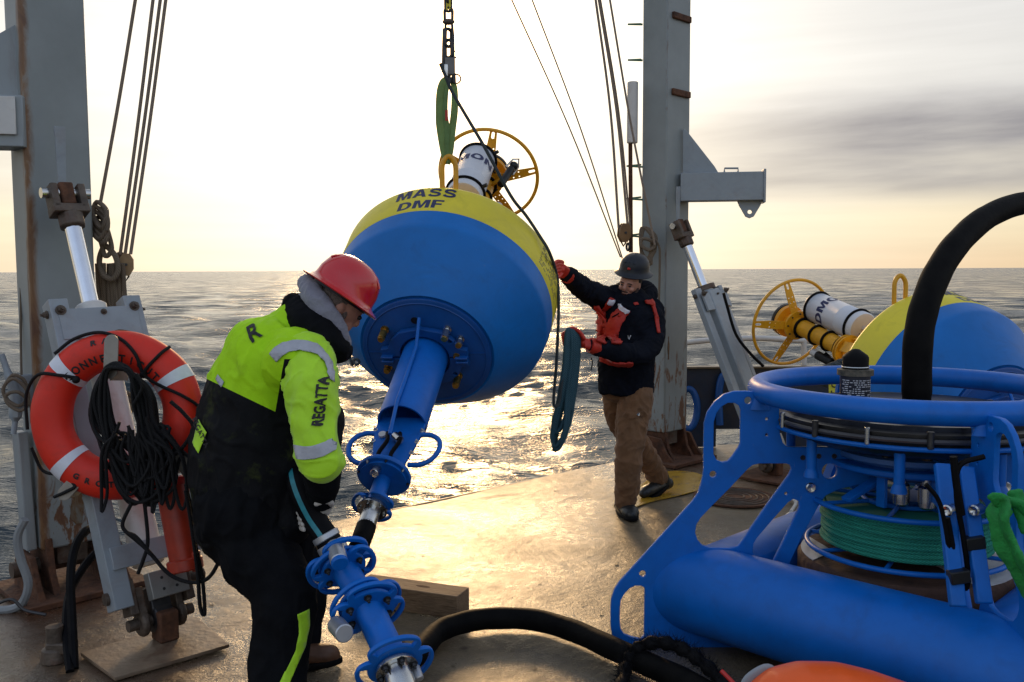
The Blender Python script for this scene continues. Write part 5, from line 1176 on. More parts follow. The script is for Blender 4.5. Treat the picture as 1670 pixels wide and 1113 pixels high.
# weld beads where the tubes meet the plates are visible at the near side
ring_top = MB().torus(FC + V((0, 0, 1.142)), Z, .64, .0475, 120, 20).build('top_ring', BLUE, fr_root)
for k in range(4):
    a = k * PI / 2; d = V((-math.cos(a), -math.sin(a), 0)); MB().rev([(.05, -.03), (.035, .02)], FC + d * .655 + V((0, 0, 1.095)), Z, 16, sc=(1, .5)).build('ring_foot', BLUE, fr_root)
pan = MB().rev([(.10, .93), (.44, .93), (.50, .95), (.55, .985), (.56, 1.0), (.56, 1.045), (.53, 1.05), (.52, 1.07), (0.09, 1.07)], FC, Z, 96).build('instrument_pan', mat('black_pan', (.012, .012, .014), .35, vary=.4, scale=6, dirt=(.06, .055, .05), dirt_amt=.5, dirt_scale=12), fr_root)
MB().torus(FC + V((0, 0, 1.020)), Z, .567, .010, 96, 8).build('clamp_band', mat('grey_band', (.10, .10, .105), .4, metal=.5), pan)
rb = MB().torus(FC + V((0, 0, .990)), Z, .575, .010, 96, 8).build('conduit_ring', BLUE, pan)
for i in range(16):
    ph = i * 2 * PI / 16 + .12; p = FC + pol(.578, ph, 0)
    MB().cyl(p + V((0, 0, .995)), p + V((0, 0, 1.062)), .013 if i % 2 else .010, n=12, ch=.002).build('clamp_screw', STEEL if i % 2 == 0 else DARK_STEEL, pan)
for i in range(8):
    ph = i * PI / 4 + .32; p = FC + pol(.50, ph, 0)
    MB().cyl(p + V((0, 0, .82)), p + V((0, 0, .96)), .021, n=16).rev([(.032, .80), (.028, .82), (.021, .835)], p, Z, 16).build('pan_leg', BLUE, fr_root)
cf = MB().rev([(.05, .86), (.295, .86), (.30, .865), (.30, .885), (.29, .888), (.05, .89)], FC, Z, 64).build('centre_flange', mat('pale_blue_flange', (.05, .16, .45), .4), fr_root)
MB().rev([(.05, .82), (.33, .82), (.335, .826), (.335, .842), (.33, .846), (.05, .846)], FC, Z, 64).build('centre_flange', BLUE, fr_root)
MB().rev([(.20, .78), (.26, .80), (.26, .86), (.20, .86)], FC, Z, 48).build('centre_hub', BLUE_DARK, fr_root)
for i in range(10): inst('bolt', BOLT_STEEL if i % 2 else BOLT_DARK, cf, FC + pol(.255, i * PI / 5 + .2, .888), None, 1.25, local=False)
# yoke struts down to the reel
for i in range(4):
    ph = i * PI / 2 + .45
    MB().bar(FC + pol(.10, ph, .80), FC + pol(.36, ph, .70), .05, .018, Z.cross(pol(1, ph, 0))).build('yoke_strut', BLUE, fr_root, bev=.002)
    MB().bar(FC + pol(.24, ph + .3, .82), FC + pol(.24, ph + .3, .67), .045, .018, Z.cross(pol(1, ph, 0))).build('yoke_post', BLUE, fr_root, bev=.002)
# acoustic release pair hanging in the middle
for (dx, dy, m_, nm) in ((.03, -.20, DARK_STEEL, 'release'), (-.10, -.18, STEEL, 'release_bolt'), (.16, -.16, DARK_STEEL, 'release'), (-.02, -.24, STEEL, 'release_bolt')):
    p = FC + V((dx, dy, 0)); MB().rev([(.02, .68), (.034, .69), (.034, .77), (.024, .78), (.024, .82)], p, Z, 16).build(nm, m_, fr_root)
# short cables and their dark sleeves over the near plates
for pts, r in (([(1605, 745), (1565, 760), (1560, 810), (1570, 870), (1578, 930), (1575, 960), (1560, 940), (1553, 890), (1545, 845)], .010), ([(1510, 790), (1530, 815), (1540, 850), (1548, 900), (1556, 950)], .008), ([(1555, 745), (1560, 790), (1568, 840)], .014)):
    thick([at(x, y, 3.20) for x, y in pts], r, 'instrument_cable', BLACK_RUBBER, {.010: 'black instrument cable looped down over the near blue plate', .008: 'thin black cable running from the flange into the blue frame', .014: 'thick black cable sleeve hanging under the pan of the blue frame'}[r], 'cable', 'black cables on the blue frame')
# inner struts of the near plate with taped bands and the two bolts that show
for (p0, p1, w) in (((1536, 757), (1562, 990), .030), ((1575, 762), (1605, 985), .030)):
    A, B_ = at(p0[0], p0[1], 3.34), at(p1[0], p1[1], 3.12); MB().bar(A, B_, .055, .03, (1, 0, 0)).build('near_strut', BLUE, fr_root, bev=.006)
for (px, py, Y) in ((1563, 940, 3.15), (1588, 885, 3.21)):
    MB().box(at(px, py, Y), (.068, .045, .045), Matrix.Rotation(R(-8), 3, 'Y')).build('tape_band', BLACK_PLASTIC, fr_root, bev=.004)
for (px, py, Y) in ((1548, 832, 3.24), (1592, 832, 3.24)):
    MB().rev([(.020, -.03), (.021, .018), (.016, .022), (.010, .020), (0, .012)], at(px, py, Y), (-.8, -.6, 0), 20).build('bolt_head', STEEL, fr_root)

# rope reel
reel = empty('rope_reel', FC + V((0, 0, .43)), 'blue wire reel wound with sea green rope inside the blue frame', 'reel')
for zz, r in ((.665, .405), (.455, .415)):
    MB().torus(FC + V((0, 0, zz)), Z, r, .0115, 96, 10).build('rim', BLUE, reel)
    MB().torus(FC + V((0, 0, zz)), Z, .18, .010, 48, 8).build('rim', BLUE, reel)
    for i in range(8):
        ph = i * PI / 4 + .2; MB().cyl(FC + pol(.10, ph, zz), FC + pol(r, ph, zz), .0095, n=10).build('spoke', BLUE, reel)
MB().rev([(.12, .44), (.12, .68)], FC, Z, 32).build('hub', BLUE_DARK, reel)
rp_ = MB(); turns = 10
pts = []
for i in range(turns * 48):
    t = i / 48; zz = .475 + .17 * (t / turns); ph = 2 * PI * t; rad_ = .345 + .006 * math.sin(t * 2.1) + .004 * math.sin(ph * 3 + t); pts.append(FC + pol(rad_, ph, zz + .002 * math.sin(ph * 2)))
rp_.tube(pts, .0105, 8)
MB_core = MB().rev([(.12, .472), (.336, .472), (.336, .650), (.12, .650)], FC, Z, 64)
wo = rp_.build('rope_winding', ROPE_GREEN, reel); MB_core.build('inner_winding', ROPE_GREEN, wo)
# ballast weight
bal = empty('ballast_weight', FC, 'rusty iron clump weight with a white painted wedge standing inside the blue frame', 'weight')
MB().rev([(.44, .02), (.455, .05), (.455, .39), (.44, .41), (.10, .41), (.08, .43), (0, .43)], FC, Z, 72).build('clump', mat('dark_rust', (.075, .035, .02), .8, vary=.5, scale=10, bump_s=.5, bump_scale=40, dirt=(.03, .022, .02), dirt_amt=.8, dirt_scale=5), bal)
rr = random.Random(2); wl = [(.05, -.05)] + [(.445 * math.cos(t) * (1 - .008 * rr.random()), .445 * math.sin(t) * (1 - .008 * rr.random())) for t in np.linspace(R(-75), R(20), 30)]
plate('white_paint_wedge', [wl], .003, WHITE_PAINT, bal, FC + V((0, 0, .4125)), (1, 0, 0), (0, 1, 0), bev=0)
wl = [(-.30, .05)] + [(.44 * math.cos(t), .44 * math.sin(t)) for t in np.linspace(R(140), R(190), 14)][::-1]
plate('white_paint_wedge', [list(reversed(wl))], .003, WHITE_PAINT, bal, FC + V((0, 0, .4125)), (1, 0, 0), (0, 1, 0), bev=0)
# labelled instrument on the pan
sc_ = V((at(1395, 600, 3.78).x, 3.78, 0)); zb0 = 1.07; zc_ = at(1395, 607, 3.78).z
sen = empty('sensor', sc_ + V((0, 0, zb0)), 'black capped cylinder with a printed label standing inside the top ring', 'sensor')
MB().rev([(.056, zb0), (.060, zb0 + .01), (.060, zc_ - .012)], sc_, Z, 36).build('body', mat('label_black', (.012, .014, .024), .4), sen)
cl_ = MB().rev([(.058, zc_ - .014), (.073, zc_ - .012), (.073, zc_ + .012), (.058, zc_ + .014)], sc_, Z, 12).build('collar', mat('worn_collar', (.10, .085, .06), .6, vary=.6, scale=40, dirt=(.02, .03, .02), dirt_amt=.9, dirt_scale=30), sen)
zt2 = at(1395, 569, 3.78).z; MB().rev([(.052, zc_ + .012), (.052, zt2 - .035), (.047, zt2 - .026), (.014, zt2 - .002), (0, zt2)], sc_, Z, 32).build('cap', BLACK_RUBBER, sen)
MB().torus(sc_ + V((0, 0, zc_ + .022)), Z, .0525, .003, 32, 6).build('cap_ring', STEEL, sen)
lb = MB(); rr = random.Random(8)
for row in range(20):
    ph = R(-165) + rr.random() * .1
    while ph < R(-20):
        w = rr.uniform(.05, .28)
        if rr.random() < .8:
            zz = zc_ - .03 - row * .0085
            if zz > zb0 + .01: lb.add([sc_ + pol(.0608, ph, zz - .0016), sc_ + pol(.0608, ph + w, zz - .0016), sc_ + pol(.0608, ph + w, zz + .0016), sc_ + pol(.0608, ph, zz + .0016)], [(0, 1, 2, 3)])
        ph += w + .07
lb.build('label_print', WHITE_INK, sen, smooth=False)
# fat bend restrictor rising from the frame and out over the picture
bh = [at(1495, 672, 4.0), at(1495, 640, 4.0), at(1497, 560, 4.02), at(1508, 500, 4.08), at(1532, 440, 4.18), at(1566, 392, 4.32), at(1612, 353, 4.5), at(1672, 331, 4.7), at(1760, 325, 4.9), at(1880, 370, 5.0), at(1960, 480, 5.0), at(1990, 700, 5.0), V((4.0, 5.05, .06))]
rz = [.060, .0625, .0625, .062, .061, .060, .058, .056, .055, .055, .055, .055, .055]
P_ = spline(bh, 8); rs = [rz[min(len(rz) - 1, i // 8)] * (1 + .012 * math.sin(i * .9)) for i in range(len(P_))]
hs = MB().tube(P_, rs, 24)
FAT_HOSE = principled('wrapped_hose')
def wrapped():
    m, nt, b = FAT_HOSE; uv = nt.nodes.new('ShaderNodeUVMap'); uv.uv_map = 'UVMap'
    w = nt.nodes.new('ShaderNodeTexWave'); w.wave_type = 'BANDS'; w.bands_direction = 'DIAGONAL'; w.wave_profile = 'SAW'; w.inputs['Scale'].default_value = 2.6; w.inputs['Distortion'].default_value = .4; nt.links.new(uv.outputs[0], w.inputs[0])
    n = nodes_noise(nt, 12, 5); c = rmp(nt, n.outputs[0], [(.3, (.003, .003, .0034)), (.75, (.008, .0075, .007))]); nt.links.new(c, b.inputs['Base Color']); b.inputs['Roughness'].default_value = .62; b.inputs['Specular IOR Level'].default_value = .07
    p = bump(nt, b, w.outputs[0], .9, .006); bump(nt, b, nodes_noise(nt, 30, 4).outputs[0], .25, .006, p); return m
FAT_HOSE = wrapped()
single(hs, 'mooring_hose', FAT_HOSE, 'fat black hose arching up out of the middle of the blue frame', 'hose')
# green lashing strap at the edge of the frame
gs = empty('lashing_strap', at(1640, 850, 3.0), 'crumpled bright green strap tied round the near plate of the blue frame', 'strap')
for pts, w0 in (([(1622, 822), (1634, 816), (1640, 826), (1636, 850), (1650, 885), (1664, 915), (1680, 950), (1695, 1000)], .034), ([(1636, 826), (1626, 840), (1632, 870), (1646, 905), (1668, 940), (1690, 975)], .030), ([(1655, 800), (1664, 830), (1676, 870)], .02), ([(1622, 822), (1640, 818), (1662, 822), (1680, 840)], .02)):
    P_ = spline([at(x, y, 3.02 - .012 * i) for i, (x, y) in enumerate(pts)], 6); n_ = len(P_)
    m = MB().tube(P_, [(w0 * 1.15 * (1 + .15 * math.sin(i * .5)), .013) for i in range(n_)], 16, flat=(.9, -.3, .3)); organic('webbing', m, GREEN_STRAP, gs, .0055, 2, .0035, 20)

# ================================================================== HOSE CHAIN HELD BY THE WORKER
ch = empty('coupling_chain', at(600, 990, 3.4), 'three blue flanged pipe couplings hanging from the striped hose the worker in yellow holds', 'pipe coupling')
c1, c2, c3 = at(557, 921, 3.50), at(600, 990, 3.40), at(645, 1086, 3.26)
dvis = (c3 - c1).normalized(); AXD = V((dvis.x, -.55, dvis.z)).normalized()
def seg(a, b, r, nm, m_, **k): return MB().cyl(a, b, r, n=36, **k).build(nm, m_, ch)
ax1 = (c2 - c1); ax1 = V((ax1.x, ax1.y - .10, ax1.z)).normalized(); ax2 = (c3 - c2); ax2 = V((ax2.x, ax2.y - .12, ax2.z)).normalized()
seg(c1, c2, .052, 'pipe', BLUE); seg(c2, c3, .057, 'pipe', BLUE)
f1 = loop_flange(ch, ax1, c1 - ax1 * .004, .088, .140, 3, BLUE, x=(1, 0, 0), a0=.2)
f1b = loop_flange(ch, ax1, c1 + ax1 * .024, .085, .132, 3, BLUE, x=(1, 0, 0), a0=1.25)
f2 = loop_flange(ch, ax1, c2 - ax1 * .022, .105, .142, 2, BLUE, x=(1, 0, 0), a0=.9)
f2b = loop_flange(ch, ax2, c2 + ax2 * .010, .100, .145, 3, BLUE, x=(1, 0, 0), a0=.25)
f3 = loop_flange(ch, ax2, c3 - ax2 * .01, .100, .150, 3, BLUE, x=(1, 0, 0), a0=.45)
def bolts_on(par, c, axd, r, n_, sc_=1, me=BOLT_DARK, off=.012, a0=.5):
    fr = frame_from(axd, (1, 0, 0))
    for i in range(n_):
        t = a0 + 2 * PI * i / n_; p = V(c) + fr.col[0] * (r * math.cos(t)) + fr.col[1] * (r * math.sin(t)) + V(axd) * off; inst('bolt', me, par, p, fr, sc_, local=False)
bolts_on(f1b, c1 + ax1 * .024, ax1, .073, 6, 1.0); bolts_on(f2b, c2 + ax2 * .010, ax2, .082, 6, 1.15)
def node(c, axd, t, r, L_, rad_, m_, nm='zinc_anode'):
    fr = frame_from(axd, (1, 0, 0)); p = V(c) + fr.col[0] * (r * math.cos(t)) + fr.col[1] * (r * math.sin(t)); return MB().cyl(p, p + V(axd) * L_, rad_, n=28, ch=.004).build(nm, m_, ch)
SATIN = mat('satin_zinc', (.50, .52, .55), .38, metal=.7, vary=.1)
MB().cyl(at(546, 890, 3.46), at(553, 916, 3.37), .033, n=28, ch=.003).build('zinc_anode', SATIN, ch); MB().cyl(at(551.5, 910, 3.39), at(555, 921, 3.36), .0325, n=28, ch=.003).build('anode_base', BLUE, ch)
MB().cyl(at(548, 1019, 3.32), at(562, 1034, 3.22), .034, n=28, ch=.004).build('zinc_anode', SATIN, ch)
s0, s1 = c3 + ax2 * .004, c3 + ax2 * .022
seg(s0, s1, .078, 'steel_flange', STEEL, ch=.003); bolts_on(ch, c3 + ax2 * .01, ax2, .064, 6, 1.15, BOLT_DARK, .012, .2)
seg(s1, c3 + ax2 * .16, .052, 'steel_sleeve', STEEL, ch=.002); node(c3 + ax2 * .02, ax2, -.25, .070, .055, .017, SATIN, 'steel_plug')
# collar above flange 1 and the striped hose the worker grips
hd = (at(490, 800, 3.56) - c1).normalized()
cA = c1 + hd * .02; MB().cyl(cA, cA + hd * .075, .056, n=32, ch=.003).build('hose_collar', SATIN, ch); MB().cyl(cA + hd * .075, cA + hd * .09, .050, n=32).build('hose_band', BLACK_RUBBER, ch); MB().cyl(cA + hd * .09, cA + hd * .115, .054, n=32, ch=.003).build('hose_collar', SATIN, ch)
hp_ = [cA + hd * .10, at(515, 850, 3.55), at(492, 803, 3.56), at(488, 778, 3.62), at(505, 775, 3.78), at(505, 830, 3.90), at(490, 920, 3.86), at(480, 1010, 3.80), at(470, 1130, 3.75)]
P_ = spline(hp_, 10); MB().tube(P_, .0475, 24).build('hose', BLACK_RUBBER, ch)
def stripe(P_, rad_, w, view):
    b = MB(); vs = []; n_ = len(P_)
    for i, p in enumerate(P_):
        t = (P_[min(i + 1, n_ - 1)] - P_[max(i - 1, 0)]).normalized(); d = (view - p); d = (d - t * d.dot(t)).normalized(); s_ = t.cross(d)
        for j in range(4): a = w * (j / 3 - .5); vs.append(p + d * (rad_ * math.cos(a)) + s_ * (rad_ * math.sin(a)))
    b.add(vs, [(i * 4 + j, i * 4 + j + 1, i * 4 + j + 5, i * 4 + j + 4) for i in range(n_ - 1) for j in range(3)]); return b
stripe(P_[:36], .0485, .42, V((-1.2, 2.4, 1.2))).build('hose_stripe', TEAL, ch)
# hose lying across the deck
lh = spline([c3 + ax2 * .15, at(672, 1150, 3.15), V((-.45, 2.9, .10)), V((-.9, 2.6, .06)), V((-1.8, 2.4, .05))], 8); MB().tube(lh, .047, 20).build('hose', BLACK_RUBBER, ch)
dh = [M1 @ V((0, 0, -1.285)), M1 @ V((0, 0, -1.42)), at(576, 925, 4.42), at(584, 965, 4.25), at(606, 1005, 4.02), at(640, 1050, 3.80), dk(672, 1072, .055), dk(712, 1033, .055), dk(750, 1017, .055), dk(800, 1009, .055), dk(870, 1011, .055), dk(935, 1029, .055), dk(1000, 1058, .055), dk(1060, 1085, .055), dk(1130, 1118, .055), dk(1230, 1180, .055)]
P_ = spline(dh, 10); rs = [.0455 * (1 + .02 * math.sin(i * .7)) + (.004 if i > 60 else 0) for i in range(len(P_))]
single(MB().tube(P_, rs, 22), 'deck_hose', FAT_HOSE, 'fat black hose running from the hanging buoy in an arc across the wet deck', 'hose')
# frayed chafing rope over it
fu = MB(); fp_ = spline([dk(1012, 1125, .03), dk(1022, 1085, .05), at(1040, 1058, 3.72), at(1075, 1048, 3.68), at(1115, 1060, 3.6), at(1150, 1085, 3.5), at(1185, 1120, 3.4)], 10); rr = random.Random(6)
fu.tube(fp_, [.026 * (1 + .2 * math.sin(i)) for i in range(len(fp_))], 10)
for i in range(2400):
    p = fp_[rr.randrange(len(fp_) - 1)]; q = p + V((rr.gauss(0, .010), rr.gauss(0, .010), rr.gauss(0, .010))); d = V((rr.gauss(0, 1), rr.gauss(0, 1), rr.gauss(0, 1) + .3)).normalized(); L_ = rr.uniform(.03, .062); s_ = d.orthogonal().normalized() * .0016
    e = q + d * L_ + V((rr.gauss(0, .012), 0, rr.gauss(0, .012))); fu.add([q - s_, q + s_, e], [(0, 1, 2)])
single(fu, 'frayed_rope', BLACK_RUBBER, 'shaggy frayed black rope looped over the deck hose by the foot of the blue frame', 'rope')
# timber block
tb = dk(692, 1008); A, B_, Cq = dk(746, 1012), dk(640, 996), dk(749, 1000)
td = (B_ - A).normalized(); tn = V((-td.y, td.x, 0)); tn = tn if tn.y > 0 else -tn
Wt, Ht = .14, .115; root_t = MB().box(V((0, 0, 0)), (.56, Wt, Ht)); 
o = root_t.build('timber_block', TIMBER, None, bev=.004); cpos = A + td * .28 + tn * (Wt / 2) + V((0, 0, Ht / 2 + .002)); o.matrix_basis = Matrix.Translation(cpos) @ Matrix((td, Z.cross(td), Z)).transposed().to_4x4()
tag(o, 'weathered squared timber lying on the wet deck behind the blue couplings', 'timber block'); MB().rev([(.022, .0), (.02, .0012), (0, .001)], (-.06, .0, Ht / 2), Z, 18, sc=(1.8, .5)).build('knot', RUST, o, local=True)
# orange moulded float, red cord and grey clip at the lower edge
of = empty('orange_float', at(1350, 1120, 3.0), 'orange moulded plastic float with a recessed handle, at the bottom edge by the blue tube', 'float')
m = MB(); prof = [(-.27, .02), (-.25, .10), (-.18, .16), (-.08, .185), (.04, .185), (.16, .165), (.29, .13), (.40, .09), (.46, .03)]
pc = at(1345, 1178, 3.0)
pts = []
for (x, r) in prof: pts.append((pc + V((x, .02 * x, .02 - .10 * max(0, x))), (max(.03, r * .9), max(.03, r * .95))))
P_ = [p for p, _ in pts]; m.tube(spline(P_, 5), [(.9 * np.interp(i / 40 * 8, range(9), [r for _, r in prof]) + .01, np.interp(i / 40 * 8, range(9), [r for _, r in prof]) + .01) for i in range(41)], 28)
body_f = organic('body', m, ORANGE, of, .008, 8)
MB().rope([pc + V((-.14, -.08, .12)), pc + V((-.10, -.06, .165)), pc + V((-.04, -.05, .185)), pc + V((.0, -.04, .19))], .014, 8).build('handle_rib', ORANGE, of)
MB().tube([pc + V((-.12, -.10, .10)), pc + V((-.08, -.085, .135)), pc + V((-.045, -.08, .15))], .014, 10).build('handle_recess_shade', BLACK_RUBBER, of)  # no hollow is cut: a black tube draws the shade under the handle
thick([at(1176, 1094, 3.1), at(1190, 1108, 3.08), at(1215, 1135, 3.05)], .008, 'red_cord', CAP_RED, 'red plastic handle poking up at the bottom edge left of the orange float', 'handle')
single(MB().tube(spline([at(1212, 1130, 3.05), at(1222, 1108, 3.05), at(1248, 1092, 3.05), at(1262, 1098, 3.05)], 5), [(.020, .006)] * 16, 10, flat=(0, 0, 1)), 'grey_clip', PAINT_GREY2, 'curved grey clip beside the orange float at the bottom edge', 'clip')
# white and red line coil behind the frame struts
single(MB().rope([dk(1262, 862, .02), dk(1275, 850, .02), dk(1290, 838, .05), dk(1296, 850, .03), dk(1280, 862, .02), dk(1262, 875, .02)], .014, 8).rope([dk(1290, 835, .05), dk(1298, 820, .04), dk(1290, 812, .02)], .012, 8), 'small_line', WHITE_PAINT, 'small white line lying on the deck behind the strut of the blue frame', 'rope')

# ================================================================== THE WORKERS
def pxy(p):
    d = p - CAM; z = d.dot(_fw); return 835 + FPX * d.dot(RIGHT) / z, 556.5 - FPX * d.dot(UP) / z
def merged_bvh(obs):
    vs, fs = [], []
    for o in obs:
        m = wm(o); b = len(vs); vs += [m @ v.co for v in o.data.vertices]; fs += [tuple(i + b for i in p.vertices) for p in o.data.polygons]
    return BVHTree.FromPolygons(vs, fs)
def poly_at(pts, Y, sm=0):                       # outline given by bearings on the upright plane at distance Y -> loop in (x, z)
    L_ = [at(x, y, Y) for x, y in pts]; L_ = [(p.x, p.z) for p in L_]
    if sm: L_ = smooth2(L_, sm)
    area = sum(L_[i - 1][0] * L_[i][1] - L_[i][0] * L_[i - 1][1] for i in range(len(L_)))
    return L_ if area > 0 else L_[::-1]
def cloth_patch(name, pts, Y, bvh, m_, parent, sm=0, off=.004, step=.012, solid=0.003):
    return drape(name, [poly_at(pts, Y, sm)], bvh, m_, parent, lambda c: V((c.x, Y, c.y)), (0, 1, 0), off, step, solid)
def cloth_text(txt, px, py, Y, size, ang, bvh, m_, parent, sx=1.0, bold=.002, off=.006):
    me = text_mesh(txt, size, bold, 0, 0, 'CENTER', sx); c0 = at(px, py, Y); ca, sa = math.cos(ang), math.sin(ang)
    return drape('lettering', me, bvh, m_, parent, lambda c: V((c0.x + c.x * ca - c.y * sa, Y, c0.z + c.x * sa + c.y * ca)), (0, 1, 0), off, .01)
def hard_hat(root, c, up, fwd, R_, H_, m_, brim=.038, sl=1.18, under=None):
    up = V(up).normalized(); fr = frame_from(up, fwd)
    prof = [(R_ + brim, -.014), (R_ + brim + .003, -.010), (R_ + brim * .6, -.001), (R_ + .006, .008), (R_, .018), (R_ * .985, H_ * .35), (R_ * .90, H_ * .62), (R_ * .70, H_ * .84), (R_ * .40, H_ * .96), (0, H_)]
    inner = [(0, H_ - .008), (R_ * .66, H_ * .80), (R_ * .93, H_ * .35), (R_ - .006, .010), (R_ + brim * .6, -.006), (R_ + brim, -.014)]
    hat = MB().rev(inner + prof, c, up, 56, sc=(sl, 1.0), x=fwd).build('hard_hat', m_, root, ang=60)
    rd = MB()
    for k in (-1, 0, 1):
        pts = []
        for i in range(15):
            t = R(-62) + R(124) * i / 14; pts.append(c + fr.col[0] * (R_ * sl * 1.0 * math.sin(t) * .96) + fr.col[1] * (k * R_ * .26) + up * (H_ * (.30 + .70 * math.cos(t) ** .8) * (1 - .04 * abs(k)) - .006))
        rd.tube(pts, [(.016, .006)] * 15, 10, flat=fr.col[1])
    rd.build('hat_ridge', m_, hat, ang=60)
    MB().rev([(R_ * .93, -.022), (R_ * .93, .014), (R_ * .86, .014), (R_ * .86, -.022)], c, up, 40, sc=(sl * .97, .97), x=fwd).build('hat_band', BLACK_PLASTIC, hat)
    return hat, fr
def boot(root, heel, toe, m_, up=V((0, 0, 1)), h=.13, w=.050, name='boot', sole=None):
    heel, toe = V(heel), V(toe); d = (toe - heel); L_ = d.length; d.normalize(); m = MB()
    limb(m, [(heel + up * .045, (.045, .045)), (heel + d * L_ * .35 + up * .048, (w * .9, .048)), (heel + d * L_ * .75 + up * .045, (w, .044)), (toe + up * .036 - d * .03, (w * .8, .034))], 18, 5, flat=up.cross(d))
    limb(m, [(heel + d * .04 + up * .05, .05), (heel + d * .05 + up * h, .056)], 16, 4)
    b = organic(name, m, m_, root, .007, 3)
    s_ = MB(); fr = Matrix((d, up.cross(d), up)).transposed()
    for i in range(1): s_.rev([(.96, 0), (1.0, .004), (1.0, .022), (.97, .026)], heel + d * L_ * .48 + up * .001, up, 32, sc=(L_ * .56, w * 1.12), x=d)
    s_.build('sole', sole or BLACK_RUBBER, b); return b

# ---- worker in the hi-vis jacket
A1 = lambda x, y, Y: at(x, y, Y)
w1 = empty('person', dk(470, 1120), 'worker in red hard hat and yellow and black jacket bending over the striped hose', 'person')
m = MB()
limb(m, [(A1(398, 845, 3.76), (.215, .205)), (A1(412, 800, 3.78), (.262, .235)), (A1(424, 735, 3.79), (.282, .245)), (A1(443, 650, 3.80), (.262, .25)), (A1(464, 585, 3.80), (.235, .25)), (A1(492, 540, 3.80), (.13, .17))], 26, 6, flat=(1, 0, 0))
limb(m, [(A1(480, 590, 3.60), .13), (A1(480, 590, 4.0), .13)], 18, 3)
limb(m, [(A1(500, 590, 4.0), .12), (A1(500, 690, 4.10), .10), (A1(496, 775, 3.90), .075)], 16, 5)
limb(m, [(A1(460, 850, 3.72), .13), (A1(500, 700, 3.78), .16)], 16, 4)
def z1(p):
    x, y = pxy(p)
    yl = 621 + (x - 343) * .481
    if x > 449: yl = yl + (586 - yl) * min(1, (x - 449) / 14) + max(0, x - 500) * .45
    return (yl - y) * .01
jack = organic('jacket', m, HIVIS_ZONE, w1, .0085, 4, .015, 7, (1, 1, .65), z1)
m = MB(); limb(m, [(A1(499, 588, 3.60), .112), (A1(509, 635, 3.50), .100), (A1(513, 695, 3.45), .086), (A1(519, 735, 3.41), .085), (A1(525, 752, 3.40), .080)], 20, 6)
slv = organic('jacket_sleeve', m, HIVIS, w1, .007, 3, .015, 9, (1, 1, .8))
m = MB(); limb(m, [(A1(521, 752, 3.43), .083), (A1(526, 785, 3.47), .066), (A1(524, 812, 3.54), .052)], 18, 5)
cuf = organic('sleeve_cuff', m, BLACK_FABRIC, w1, .007, 3, .006, 10)
# trousers
m = MB(); limb(m, [(A1(395, 835, 3.72), .19), (A1(425, 900, 3.66), .155), (A1(462, 965, 3.58), .118), (A1(461, 1030, 3.56), .112), (A1(455, 1110, 3.52), .112), (A1(452, 1205, 3.42), .11)], 20, 6)
limb(m, [(A1(415, 835, 3.92), .18), (A1(460, 900, 3.94), .14), (A1(488, 965, 3.92), .108), (A1(483, 1020, 3.90), .10), (A1(480, 1070, 3.86), .098)], 20, 6); limb(m, [(A1(400, 830, 3.7), .2), (A1(405, 830, 3.9), .2)], 18, 3)
trs = organic('trousers', m, BLACK_FABRIC, w1, .009, 4, .016, 7, (1, 1, .6))
bv = merged_bvh([jack, slv, cuf]); bt = merged_bvh([trs])
cloth_patch('shoulder_band', [(442, 577), (450, 568), (461, 561), (475, 557.5), (489, 557), (502, 558.5), (514, 563), (524, 571), (532, 581), (539, 592), (545, 606), (547, 622), (541, 616), (536, 602), (530, 590), (521, 580), (508, 575), (492, 572), (474, 574), (464, 580), (455, 590)], 3.50, bv, SILVER_TAPE, w1, off=.007, solid=.0015)
cloth_patch('cuff_band', [(476, 729), (495, 728.5), (511, 727), (529, 722), (547, 715), (546, 735), (530, 743), (517, 747), (500, 750), (484, 751)], 3.34, bv, SILVER_TAPE, w1, off=.007, solid=.0015)
cloth_patch('back_tape', [(354, 612), (368, 623), (364, 632), (350, 620)], 3.60, bv, SILVER_TAPE, w1, off=.006, solid=.0012)
cloth_patch('hem_patch', [(324, 686), (345, 703), (329, 738), (314, 724)], 3.63, bv, HIVIS, w1, off=.008, solid=.002)
cloth_text('REGATTA', 330, 706, 3.62, .040, R(-52), bv, BLACK_INK, w1, .72, .0006, .012)
cloth_text('REGATTA', 521, 657, 3.37, .050, R(85), bv, BLACK_INK, w1, .80, .002, .007)
cloth_text('R', 414, 545, 3.62, .10, R(38), bv, BLACK_INK, w1, .8, .002, .006)
cloth_patch('trouser_stripe', [(483, 1005), (497, 1002), (498, 1030), (493, 1060), (480, 1095), (466, 1130), (450, 1130), (468, 1090), (482, 1060), (485, 1030)], 3.46, bt, HIVIS, w1, off=.006, solid=.0015)
boot(w1, dk(488, 1096) + V((-.10, .03, 0)), dk(549, 1086) + V((.01, .03, 0)), BOOT_BROWN); 
boot(w1, dk(440, 1235), dk(500, 1225), BOOT_BROWN)
MB().ball(dk(546, 1084) + V((-.028, .03, .036)), (.042, .045, .036)).build('toe_cap', BLACK_RUBBER, w1)
